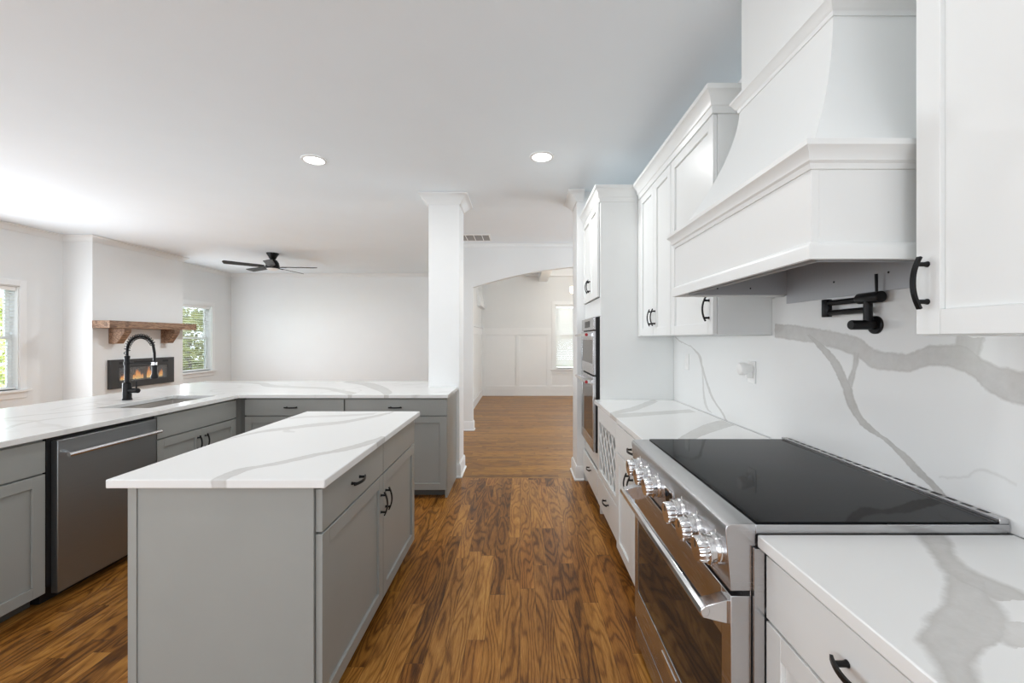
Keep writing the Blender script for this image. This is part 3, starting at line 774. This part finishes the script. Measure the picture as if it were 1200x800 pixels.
# ---- range
RY0, RY1 = 1.042, 1.919
rg = thing('kitchen_range', 'wide stainless steel range with a black glass cooktop and six knobs', 'range', (0.87, 1.48, 0))
MB().box(0.575, 1.20, RY0 + 0.003, RY1 - 0.003, 0.03, 0.93).build('body', 'steel', rg, bevel=0.001)
MB().box(0.556, 0.576, RY0 + 0.004, RY1 - 0.004, 0.04, 0.93).build('gap_shade', 'black_and_shade', rg)  # black sheet behind the fronts, shade of the gaps put into its colour
m = MB(); m.prism([(0.524, 0.772), (0.512, 0.925), (0.516, 0.935), (0.526, 0.939), (0.587, 0.939), (0.587, 0.772)], RY0, RY1, axis=1)
cp = m.build('control_panel', 'steel', rg, bevel=0.0015)
def fk(): return MB((0.5175, 0, 0.852), (0, 1, 0), (0.0784, 0, -0.9969), (-0.9969, 0, -0.0784))
m = fk(); m.box(1.405, 1.485, -0.03, 0.03, 0.0, 0.004); dsp = m.build('display_bezel', 'chrome', cp, bevel=0.001)
fk().box(1.412, 1.478, -0.022, 0.022, 0.003, 0.005).build('display', 'black_glass', cp)
for ky in (1.10, 1.215, 1.33, 1.56, 1.675, 1.79):
    m = fk(); m.lathe([(0.041, 0), (0.041, 0.010), (0.039, 0.014), (0.036, 0.015), (0.036, 0.026), (0.039, 0.028), (0.039, 0.032), (0.034, 0.034)], (ky, 0, 0), (0, 0, 1), 32)
    kb = m.build('knob', 'chrome', rg)
    m = fk(); rr = []
    for h, sc in ((0.033, 1.16), (0.053, 1.16), (0.057, 1.08)):
        rr.append([(ky + (0.0285 if (k // 2) % 2 else 0.0262) * sc * math.cos(2 * PI * k / 64), (0.0285 if (k // 2) % 2 else 0.0262) * sc * math.sin(2 * PI * k / 64), h) for k in range(64)])
    m.rings(rr, smooth=False).build('grip', 'chrome', kb)
    fk().box(ky - 0.002, ky + 0.002, -0.024, -0.006, 0.0568, 0.0578).build('pointer', 'black_and_shade', kb)
    fk().box(ky - 0.002, ky + 0.002, -0.048, -0.041, 0.0002, 0.0008).build('mark', 'plastic', kb)
m = MB().box(0.587, 1.222, RY0, RY1, 0.913, 0.937)
m.build('cooktop_frame', 'steel', rg, bevel=0.001)
MB().box(0.592, 1.196, RY0 + 0.004, RY1 - 0.004, 0.937, 0.942).build('cooktop_glass', 'black_glass', rg, bevel=0.001)
for y in (RY0 - 0.0105, RY1 - 0.003): MB().box(0.578, 0.603, y, y + 0.0075, 0.03, 0.882).build('side_trim', 'steel', rg)
bt = MB().box(1.198, 1.222, RY0 + 0.002, RY1 - 0.002, 0.937, 0.950).build('back_vent', 'steel', rg, bevel=0.0015)
m = MB()
for k in range(20):
    y = RY0 + 0.04 + k * 0.041
    m.box(1.208, 1.218, y, y + 0.026, 0.9495, 0.9506)
m.build('vent_slots', 'black_and_shade', bt)
m = MB(); dy0, dy1, dz0, dz1 = RY0 + 0.002, RY1 - 0.002, 0.138, 0.758; gy0, gy1, gz0, gz1 = RY0 + 0.05, RY1 - 0.05, 0.275, 0.63
m.box(0.526, 0.575, dy0, gy0, dz0, dz1).box(0.526, 0.575, gy1, dy1, dz0, dz1).box(0.526, 0.575, gy0, gy1, dz0, gz0).box(0.526, 0.575, gy0, gy1, gz1, dz1)
dr = m.build('oven_door', 'steel', rg, bevel=0.0015)
MB().box(0.529, 0.570, gy0, gy1, gz0, gz1).build('window', 'oven_glass', dr)
m = MB(); hx, hz = 0.468, 0.712
sec = lambda y, g=1.0: [(hx - 0.010 * g, y, hz - 0.013 * g), (hx - 0.014 * g, y, hz - 0.004), (hx - 0.011 * g, y, hz + 0.008 * g), (hx - 0.002, y, hz + 0.015 * g), (hx + 0.009 * g, y, hz + 0.012 * g), (hx + 0.012 * g, y, hz), (hx + 0.006 * g, y, hz - 0.013 * g)]
m.rings([sec(RY0 + 0.012, 0.9), sec(RY0 + 0.016), sec(RY1 - 0.016), sec(RY1 - 0.012, 0.9)])
for y0, y1 in ((RY0 + 0.013, RY0 + 0.052), (RY1 - 0.052, RY1 - 0.013)):
    m.prism([(hx - 0.008, hz - 0.015), (0.527, hz - 0.032), (0.527, hz + 0.030), (hx, hz + 0.014)], y0, y1, axis=1)
m.build('handle', 'chrome', dr, bevel=0.0015)
MB().box(0.523, 0.527, 1.41, 1.55, 0.220, 0.248).build('badge', 'chrome', dr, bevel=0.001)
MB().box(0.528, 0.575, dy0, dy1, 0.035, 0.128).build('lower_drawer', 'steel', rg, bevel=0.0015)
for x in (0.62, 1.15):
    for y in (1.1, 1.86): MB().lathe([(0.02, 0.0005), (0.016, 0.032)], (x, y, 0), Z, 12).build('foot', 'black_and_shade', rg)

# ---- pot filler
pf = thing('pot_filler', 'matte black folding pot filler tap mounted on the backsplash above the range', 'tap', (BSX, 1.439, 1.448))
py, pz = 1.439, 1.448
MB().lathe([(0.031, 0), (0.031, 0.006), (0.028, 0.009), (0.0165, 0.010), (0.0165, 0.085), (0.015, 0.088)], (BSX, py, pz), (-1, 0, 0), 28).build('wall_flange', 'black', pf)
px_ = BSX - 0.028
MB().tube([(px_, py, pz + 0.01), (px_, py, pz + 0.085)], 0.0135, 18).build('riser', 'black', pf)
MB().lathe([(0.017, -0.055), (0.019, -0.053), (0.019, 0.035), (0.013, 0.045)], (px_, py, 1.541), (0, 1, 0), 24).build('valve', 'black', pf)
MB().tube([(px_, py - 0.035, 1.555), (px_ - 0.003, py - 0.037, 1.618)], [0.0042, 0.005], 10).build('lever', 'black', pf)
MB().tube([(px_, py + 0.02, 1.538), (px_, 1.625, 1.538)], 0.0105, 14).build('arm', 'black', pf)
MB().tube([(px_, py + 0.01, 1.500), (px_, 1.625, 1.500)], 0.0105, 14).build('arm', 'black', pf)
MB().lathe([(0.016, -0.034), (0.017, -0.032), (0.017, 0.032), (0.016, 0.034)], (px_, 1.632, 1.519), Z, 20).build('elbow', 'black', pf)

# ---- outlets and the plug-in
def outlet(label, y, z, w=0.072):
    r = thing('wall_outlet', label, 'outlet', (BSX, y, z), 'outlets on the backsplash')
    MB().box(BSX - 0.006, BSX - 0.0003, y - w / 2, y + w / 2, z - 0.058, z + 0.058).build('plate', 'plastic', r, bevel=0.003)
    m = MB()
    for dz in (-0.022, 0.022): m.box(BSX - 0.0075, BSX - 0.0055, y - 0.016, y + 0.016, z + dz - 0.014, z + dz + 0.014)
    m.build('socket', 'plastic', r, bevel=0.001)
outlet('white wall outlet on the backsplash with a round plug-in', 2.205, 1.225)
outlet('bare white wall outlet on the backsplash next to the tall oven cabinet', 3.06, 1.235)
pl = thing('plug_in_air_freshener', 'round white plug-in air freshener in the backsplash outlet', 'air freshener', (BSX - 0.05, 2.2, 1.235))
MB().lathe([(0.020, 0), (0.024, 0.01), (0.026, 0.028), (0.030, 0.034), (0.033, 0.045), (0.033, 0.058), (0.028, 0.066), (0.012, 0.070)], (BSX - 0.0078, 2.200, 1.243), (-1, 0, 0), 28).build('housing', 'plastic', pl)
MB().box(BSX - 0.036, BSX - 0.0078, 2.186, 2.214, 1.195, 1.228).build('plug_body', 'plastic', pl, bevel=0.004)

# ------------------------------------------------------------------ left run, peninsula, island (grey)
LX = -2.475; Ln = (1, 0, 0); Lu = (0, 1, 0)
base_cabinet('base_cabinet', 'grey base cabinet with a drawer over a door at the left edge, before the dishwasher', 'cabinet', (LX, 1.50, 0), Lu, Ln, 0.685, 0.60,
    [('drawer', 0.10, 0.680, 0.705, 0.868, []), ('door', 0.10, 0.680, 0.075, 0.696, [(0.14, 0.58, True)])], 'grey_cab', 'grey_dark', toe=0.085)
def sink_extra(root, fr):
    pass
sinkcab = base_cabinet('sink_cabinet', 'grey sink base cabinet with a false front over two doors, beyond the dishwasher', 'cabinet', (LX, 2.848, 0), Lu, Ln, 0.80, 0.60,
    [('false', 0.004, 0.796, 0.715, 0.868, []), ('door', 0.004, 0.398, 0.075, 0.706, [(0.362, 0.60, True)]), ('door', 0.402, 0.796, 0.075, 0.706, [(0.438, 0.60, True)])], 'grey_cab', 'grey_dark', toe=0.085)
for ch in list(sinkcab.children):
    if ch.name.startswith('body'): bpy.data.objects.remove(ch)
fs = lambda: MB((LX, 2.848, 0), Lu, Z, Ln)
m = fs(); m.box(0, 0.018, 0.085, 0.883, -0.6, -0.0205).box(0.782, 0.8, 0.085, 0.883, -0.6, -0.0205).box(0.018, 0.782, 0.085, 0.103, -0.6, -0.0205).box(0.018, 0.782, 0.103, 0.883, -0.6, -0.582).box(0.018, 0.782, 0.68, 0.883, -0.05, -0.0205)
m.build('body', 'grey_cab', sinkcab)
def corner_filler(root, fr):
    MB().prism([(-2.496, 3.649), (-2.478, 3.649), (-2.452, 3.672), (-2.416, 3.672), (-2.416, 3.69), (-2.496, 3.69)], 0.085, 0.883).build('corner_filler', 'grey_dark', root)
base_cabinet('base_cabinet', 'grey peninsula base cabinet with a drawer in the corner by the sink', 'cabinet', (-2.45, 3.67, 0), (1, 0, 0), (0, -1, 0), 0.91, 0.80,
    [('drawer', 0.035, 0.903, 0.728, 0.868, [(0.445, 0.80, False)]), ('door', 0.035, 0.467, 0.075, 0.718, [(0.43, 0.6, True)]), ('door', 0.471, 0.903, 0.075, 0.718, [(0.51, 0.6, True)])], 'grey_cab', 'grey_dark', toe=0.085, extra=corner_filler)
def end_panel(root, fr):
    MB().box(-0.662, -0.642, 3.688, 4.213, 0.001, 0.883).build('end_panel', 'grey_cab', root, bevel=0.001)
base_cabinet('base_cabinet', 'grey peninsula base cabinet with a drawer and end panel beside the white column', 'cabinet', (-1.538, 3.67, 0), (1, 0, 0), (0, -1, 0), 0.875, 0.54,
    [('drawer', 0.004, 0.892, 0.728, 0.868, [(0.445, 0.80, False)]), ('door', 0.004, 0.445, 0.075, 0.718, [(0.41, 0.6, True)]), ('door', 0.449, 0.892, 0.075, 0.718, [(0.485, 0.6, True)])], 'grey_cab', 'grey_dark', toe=0.085, extra=end_panel)
# the L-shaped worktop
xs = [-3.62, -2.99, -2.60, -2.45, -0.93, -0.628]; ys = [1.42, 2.94, 3.60, 3.64, 4.225, 4.82]
def fill(i, j):
    if i == 1 and j == 1: return False
    if i >= 3 and j < 3: return False
    if i == 4 and j == 4: return False
    return True
L1 = VW([(205, 447, .7), (300, 448.5, .8), (318, 452, 1.0), (345, 453.5, 1.0), (375, 454.5, 0.9), (398, 458, 1.0), (415, 461.5, 1.4)])
L2 = VW([(405, 447, 1.0), (428, 449.5, 1.4), (440, 453, 1.8), (450, 457, 1.8), (456, 462, 1.8)])
veins = [(0, L1, 0.6), (0, L2, 0.6),
  (1, [(-3.17, 2.2, .012), (-3.15, 2.38, .018), (-3.12, 2.64, .020), (-3.05, 2.71, .020), (-2.955, 2.90, .018), (-2.82, 3.0, .010)], 0.5),
  (1, [(-2.72, 2.0, .010), (-2.763, 2.22, .015), (-2.86, 2.46, .018), (-2.82, 2.58, .018), (-2.73, 2.74, .015), (-2.63, 2.86, .008)], 0.45),
  (1, [(-3.21, 2.86, .008), (-3.285, 3.256, .014), (-3.16, 3.30, .016), (-3.0, 3.5, .010)], 0.4)]
lw = MB().slab(xs, ys, fill, 0.884, CT).build('worktop', quartz('quartz_peninsula', (0, 1), veins, (-2.4, 3.6, CT), general=0.35, rough=0.2, spec=0.35), loc=(-2.4, 3.6, CT), bevel=0.003)
tag(lw, 'L-shaped white quartz worktop of the sink run and peninsula', 'worktop')
# sink
sk = thing('kitchen_sink', 'stainless steel undermount sink basin in the left worktop', 'sink', (-2.795, 3.27, 0.68))
m = MB(); a0, a1, b0, b1, zb, zt = -2.995, -2.595, 2.935, 3.605, 0.69, 0.8835; th = 0.004
r0 = lambda g, z: [(a0 - g, b0 - g, z), (a1 + g, b0 - g, z), (a1 + g, b1 + g, z), (a0 - g, b1 + g, z)]
m.rings([r0(0.016, zt), r0(0.0, zt), r0(-0.008, zb + 0.02), r0(-0.03, zb), ], smooth=False, cap=False)
m.face(m.verts(r0(-0.03, zb)))
m.rings([r0(0.016, zt), r0(0.004, zt - 0.003), r0(0.0, zb - 0.004)], smooth=False, cap=False)
m.face(m.verts(r0(0.0, zb - 0.004)))
bmesh.ops.remove_doubles(m.bm, verts=m.bm.verts, dist=0.0005)
m.build('basin', 'steel_sink', sk, bevel=0.004)
MB().lathe([(0.043, 0), (0.043, 0.002), (0.034, 0.003), (0.030, -0.001)], (-2.8, 3.27, zb + 0.0005), Z, 24).build('drain', 'chrome', sk)
# faucet
fx, fy = -3.13, 3.33
fc = thing('kitchen_faucet', 'matte black spring-neck pull-down kitchen faucet behind the sink', 'tap', (fx, fy, CT))
MB().lathe([(0.033, 0.0003), (0.033, 0.010), (0.029, 0.014), (0.029, 0.128), (0.025, 0.138), (0.017, 0.142)], (fx, fy, CT), Z, 28).build('base', 'black', fc)
MB().lathe([(0.0165, 0.14), (0.0165, 0.33), (0.0185, 0.332), (0.0185, 0.350), (0.011, 0.352)], (fx, fy, CT), Z, 20).build('neck', 'black', fc)
RR = 0.108; cz = CT + 0.39
arc = [Vector((fx, fy, CT + 0.345))] + [Vector((fx + RR - RR * math.cos(q), fy, cz + RR * 1.08 * math.sin(q))) for q in [PI * k / 30 for k in range(0, 27)]]
endp = arc[-1]; hose = arc + [Vector((fx + 2 * RR + 0.002, fy, cz - 0.02)), Vector((fx + 2 * RR + 0.002, fy, cz - 0.09))]
MB().tube(hose, 0.0095, 12).build('hose', 'black', fc)
coil = []
tot = len(arc) - 1; turns = 17
for k in range(turns * 10 + 1):
    q = k / (turns * 10) * tot; i = min(int(q), tot - 1); p = arc[i].lerp(arc[i + 1], q - i); tg = (arc[i + 1] - arc[i]).normalized()
    s1 = Vector((0, 1, 0)); s2 = tg.cross(s1).normalized(); an = 2 * PI * k / 10
    coil.append(p + (s1 * math.cos(an) + s2 * math.sin(an)) * 0.0180)
MB().tube(coil, 0.0030, 6).build('spring', 'black', fc)
hxp = fx + 2 * RR + 0.002
MB().lathe([(0.011, 0.0), (0.016, -0.004), (0.0175, -0.03), (0.0175, -0.095), (0.024, -0.115), (0.026, -0.13), (0.022, -0.134)], (hxp, fy, cz - 0.085), Z, 20).build('spray_head', 'black', fc)
MB().lathe([(0.0195, 0.0), (0.0195, 0.022)], (hxp, fy, cz - 0.112), Z, 20).build('collar', 'chrome', fc)
MB().tube([(fx, fy, cz - 0.10), (hxp, fy, cz - 0.10)], 0.0055, 10).lathe([(0.021, -0.012), (0.021, 0.012)], (fx, fy, cz - 0.10), Z, 18).build('support_arm', 'black', fc)
MB().tube([(fx + 0.02, fy, CT + 0.075), (fx + 0.098, fy - 0.012, CT + 0.075)], 0.0195, 18).build('valve', 'black', fc)
MB().tube([(fx + 0.082, fy - 0.01, CT + 0.085), (fx + 0.084, fy - 0.01, CT + 0.15)], 0.0055, 10).build('lever', 'black', fc)
# dishwasher
dw = thing('dishwasher', 'stainless steel dishwasher under the left worktop beside the sink cabinet', 'dishwasher', (-2.75, 2.515, 0))
MB().box(-3.06, -2.485, 2.192, 2.84, 0.10, 0.878).build('tub', 'black_and_shade', dw)
MB().box(-3.0, -2.53, 2.2, 2.83, 0.002, 0.10).build('toe_plate', 'black_and_shade', dw)
ddr = MB().box(-2.484, -2.447, 2.213, 2.813, 0.055, 0.862).build('door', 'steel_dark', dw, bevel=0.003)
m = MB().tube([(-2.405, 2.228, 0.782), (-2.405, 2.800, 0.782)], 0.0115, 16)
for y in (2.262, 2.766): m.box(-2.448, -2.405, y - 0.010, y + 0.010, 0.774, 0.790)
m.build('handle', 'chrome', ddr)
MB().box(-2.4475, -2.4462, 2.62, 2.72, 0.212, 0.217).build('badge', 'steel', ddr)

# island
IX0, IX1, IY0, IY1 = -1.37, -0.7255, 1.470, 2.775
isl = thing('kitchen_island', 'grey kitchen island cabinet with drawers and doors on its right side', 'island', ((IX0 + IX1) / 2, (IY0 + IY1) / 2, 0))
MB().box(IX0, IX1, IY0, IY1, 0.085, 0.8835).build('body', 'grey_cab', isl, bevel=0.001)
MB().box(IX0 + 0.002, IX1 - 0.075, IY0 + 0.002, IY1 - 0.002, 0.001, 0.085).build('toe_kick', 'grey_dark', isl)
m = MB(); m.box(IX0 - 0.004, IX0 + 0.026, IY0 - 0.006, IY0, 0.001, 0.8835).box(IX0 + 0.026, IX1, IY0 - 0.0015, IY0, 0.001, 0.8835).box(IX0 - 0.004, IX0, IY0, IY1, 0.001, 0.8835)
m.build('end_panel', 'grey_cab', isl, bevel=0.001)
fi = lambda: MB((-0.70, 1.48, 0), Lu, Z, Ln)
for a, b, hs in ((0.0, 0.656, True), (0.660, 1.288, False)):
    d = fi().box(a, b, 0.716, 0.868, -0.024, 0).build('drawer', 'grey_cab', isl, bevel=0.0016)
    if hs: pull(fi, (0.30, 0.80), False, d)
for a, b, hu in ((0.0, 0.656, 0.622), (0.660, 1.288, 0.694)):
    d = shaker(fi(), a, b, 0.075, 0.708, th=0.024).build('door', 'grey_cab', isl, bevel=0.0016)
    pull(fi, (hu, 0.572), True, d)
veins = [
 (1, [(-1.05, 1.30, .027), (-1.040, 1.416, .027), (-1.030, 1.545, .028), (-.966, 1.613, .031), (-.90, 1.685, .031), (-.85, 1.761, .032), (-.769, 1.842, .034), (-.698, 1.98, .032), (-.66, 2.08, .03)], 0.62),
 (0, VW([(240, 522, 1.2), (272, 512.7, 1.8), (310, 505, 2.2), (338, 501.5, 2.2), (361, 498.5, 2.4), (398, 495, 2.2), (424, 490.5, 2.2), (449, 485.5, 1.8), (460, 483, 1.5)]), 0.55),
 (0, VW([(325, 492, .8), (345, 489.5, 1.0), (370, 487.8, 1.2), (400, 487, 1.2), (440, 484.5, 1.2)]), 0.4),
 (0, VW([(338, 500, .5), (334, 504, 1.2), (345, 506, .5)]), 0.35)]
it = MB().box(-1.430, -0.673, 1.441, 2.806, 0.884, CT).build('worktop', quartz('quartz_island', (0, 1), veins, (-1.05, 2.12, CT), wob=0.014, rough=0.5, spec=0.1), loc=(-1.05, 2.12, CT), bevel=0.004)
tag(it, 'rectangular white quartz worktop on the grey island', 'worktop')

# ------------------------------------------------------------------ fireplace wall
mt = thing('fireplace_mantel', 'stained timber mantel shelf on two corbels above the fireplace', 'mantel', (bx, 6.68, 1.33))
MB().box(bx + 0.001, -5.78, 5.89, 7.47, 1.556, 1.662).build('shelf', 'beam', mt, bevel=0.004)
for y in (6.13, 7.02):
    MB().prism([(bx + 0.001, 1.33), (bx + 0.12, 1.33), (-5.80, 1.50), (-5.80, 1.555), (bx + 0.001, 1.555)], y, y + 0.11, axis=1).build('corbel', 'beam', mt, bevel=0.004)
fp = thing('electric_fireplace', 'wide charcoal electric fireplace with orange flames on the chimney breast', 'fireplace', (bx, 6.67, 0.66))
ff = lambda: MB((bx, 6.11, 0), (0, 1, 0), Z, (1, 0, 0))
FW = 1.125; g0, g1, h0, h1 = 0.135, 0.99, 0.755, 0.965
m = ff(); m.box(0, g0, 0.658, 1.09, 0.001, 0.05).box(g1, FW, 0.658, 1.09, 0.001, 0.05).box(g0, g1, 0.658, h0, 0.001, 0.05).box(g0, g1, h1, 1.09, 0.001, 0.05)
m.build('frame', 'fire_frame', fp, bevel=0.003)
for a, b in ((0.13, 0.24), (0.37, 0.76), (0.89, 1.0)):
    ff().box(a, b, 1.02, 1.055, 0.0495, 0.0508).build('vent', 'black_and_shade', fp)
ff().box(g0, g1, h0, h1, 0.001, 0.006).build('firebox', 'fire_back', fp)
ff().box(g0, g1, h0, h0 + 0.02, 0.006, 0.044).build('ember_bed', 'black_and_shade', fp)
rnd = random.Random(11)
for cx_, hh in ((0.2, 0.07), (0.235, 0.09), (0.28, 0.10), (0.31, 0.08), (0.40, 0.08), (0.44, 0.14), (0.47, 0.16), (0.50, 0.12), (0.545, 0.08), (0.64, 0.14), (0.67, 0.19), (0.70, 0.13), (0.80, 0.08), (0.87, 0.10), (0.90, 0.13)):
    pr = [(0.010, 0), (0.020, hh * 0.2), (0.018, hh * 0.45), (0.010, hh * 0.72), (0.0008, hh)]
    m = ff(); R = []
    lean = rnd.uniform(-0.012, 0.012)
    for r, h in pr:
        R.append([(cx_ + lean * (h / hh) ** 2 + r * math.cos(2 * PI * k / 10), h0 + 0.02 + h, 0.025 + r * 0.5 * math.sin(2 * PI * k / 10)) for k in range(10)])
    m.rings(R).build('flame', 'flame', fp)
ff().box(g0, g1, h0, h1, 0.0455, 0.0475).build('glass_front', 'glass', fp)

# ------------------------------------------------------------------ ceiling: fan, downlights, grille, chandelier
fnx, fny = -4.22, 7.13
fan = thing('ceiling_fan', 'black five-blade ceiling fan in the living room', 'ceiling fan', (fnx, fny, CEIL))
MB().lathe([(0.098, -0.0005), (0.095, -0.012), (0.066, -0.06), (0.048, -0.098), (0.030, -0.112)], (fnx, fny, CEIL), Z, 28).build('canopy', 'black', fan)
MB().lathe([(0.040, -0.105), (0.070, -0.125), (0.095, -0.165), (0.105, -0.21), (0.108, -0.245), (0.098, -0.26)], (fnx, fny, CEIL), Z, 32).build('motor', 'black', fan)
MB().lathe([(0.09, -0.262), (0.085, -0.275), (0.05, -0.292), (0.005, -0.298)], (fnx, fny, CEIL), Z, 28).build('light_lens', 'plastic', fan)
lamp('fan_added_fill', 'AREA', (0, 0, -0.305), 26, size=0.18, color=(0.97, 0.985, 1.0), parent=fan)  # lamp added under the unlit fan lens, to brighten the living room
bz = CEIL - 0.235
for k in range(5):
    an = math.radians(7 + 72 * k); d = Vector((math.cos(an), math.sin(an), 0)); sdir = Vector((-math.sin(an), math.cos(an), 0))
    pit = math.radians(13); wv_ = sdir * math.cos(pit) + Vector((0, 0, 1)) * math.sin(pit); nv = d.cross(wv_)
    m = MB((fnx, fny, bz), d, wv_, nv)
    m.prism([(0.13, -0.045), (0.2, -0.058), (0.68, -0.066), (0.715, 0.02), (0.70, 0.066), (0.2, 0.058), (0.13, 0.045)], -0.004, 0.004, axis=2)
    bl = m.build('blade', 'black', fan, bevel=0.0015)
    MB((fnx, fny, bz), d, wv_, nv).box(0.085, 0.22, -0.022, 0.022, -0.011, -0.004).build('blade_bracket', 'black', bl)
def downlight(label, x, y, power):
    r = thing('recessed_light', label, 'ceiling light', (x, y, CEIL), 'recessed ceiling lights')
    MB().lathe([(0.098, -0.0005), (0.096, -0.006), (0.078, -0.009), (0.074, -0.004)], (x, y, CEIL), Z, 36, cap=False).build('trim_ring', 'trim', r)
    MB().lathe([(0.076, -0.0006), (0.075, -0.005), (0.02, -0.0055)], (x, y, CEIL), Z, 36).build('lens', 'lens', r)
    lamp('downlight_glow', 'AREA', (0, 0, -0.012), power, size=0.15, color=(0.98, 0.985, 0.98), parent=r)
downlight('lit round recessed ceiling light on the left, above the island', -1.68, 3.41, 9)
downlight('lit round recessed ceiling light on the right, above the aisle floor', 0.174, 3.35, 9)
vt = thing('ceiling_air_grille', 'white return air grille in the hall ceiling beside the column', 'vent', (-0.8, 6.0, CEIL))
vx0, vx1, vy0, vy1 = -1.12, -0.42, 5.83, 6.20
m = MB(); b = 0.022
m.box(vx0, vx1, vy0, vy0 + b, CEIL - 0.012, CEIL - 0.0005).box(vx0, vx1, vy1 - b, vy1, CEIL - 0.012, CEIL - 0.0005).box(vx0, vx0 + b, vy0 + b, vy1 - b, CEIL - 0.012, CEIL - 0.0005).box(vx1 - b, vx1, vy0 + b, vy1 - b, CEIL - 0.012, CEIL - 0.0005)
for k in range(1, 6):
    x = vx0 + (vx1 - vx0) * k / 6; m.box(x - 0.006, x + 0.006, vy0 + b, vy1 - b, CEIL - 0.011, CEIL - 0.0005)
m.build('frame', 'trim', vt, bevel=0.001)
MB().box(vx0 + b, vx1 - b, vy0 + b, vy1 - b, CEIL - 0.003, CEIL - 0.0005).build('duct_opening', 'vent_dark', vt)
m = MB()
y = vy0 + b + 0.008
while y < vy1 - b - 0.01:
    m.prism([(y, CEIL - 0.003), (y + 0.0015, CEIL - 0.003), (y + 0.010, CEIL - 0.010), (y + 0.0085, CEIL - 0.010)], vx0 + b, vx1 - b, axis=0); y += 0.014
m.build('louvres', 'vent_dark', vt)
chx, chy = 1.40, 8.40
ch = thing('chandelier', 'small chandelier with glowing glass shades in the dining room beyond the arch', 'chandelier', (chx, chy, 2.9))
MB().tube([(chx, chy, 2.9), (chx, chy, 2.16)], 0.010, 10).lathe([(0.06, 2.9), (0.055, 2.87), (0.012, 2.86)], (chx, chy, 0), Z, 20).lathe([(0.004, 2.10), (0.028, 2.14), (0.03, 2.19), (0.010, 2.24)], (chx, chy, 0), Z, 16).build('stem', 'brass', ch)
for k in range(5):
    an = math.radians(180 + 72 * k); d = Vector((math.cos(an), math.sin(an), 0)); c = Vector((chx, chy, 0))
    MB().tube([c + d * r + Vector((0, 0, z)) for r, z in ((0.01, 2.19), (0.1, 2.14), (0.22, 2.15), (0.32, 2.24), (0.32, 2.31))], 0.007, 8).build('arm', 'brass', ch)
    MB().lathe([(0.03, 2.31), (0.07, 2.325), (0.078, 2.36), (0.078, 2.45), (0.072, 2.452), (0.072, 2.33)], c + d * 0.32, Z, 20).build('lamp_shade', 'shade', ch)
lamp('chandelier_glow', 'POINT', (0, 0, -0.45), 36, size=0.25, color=(1, 0.94, 0.86), parent=ch)
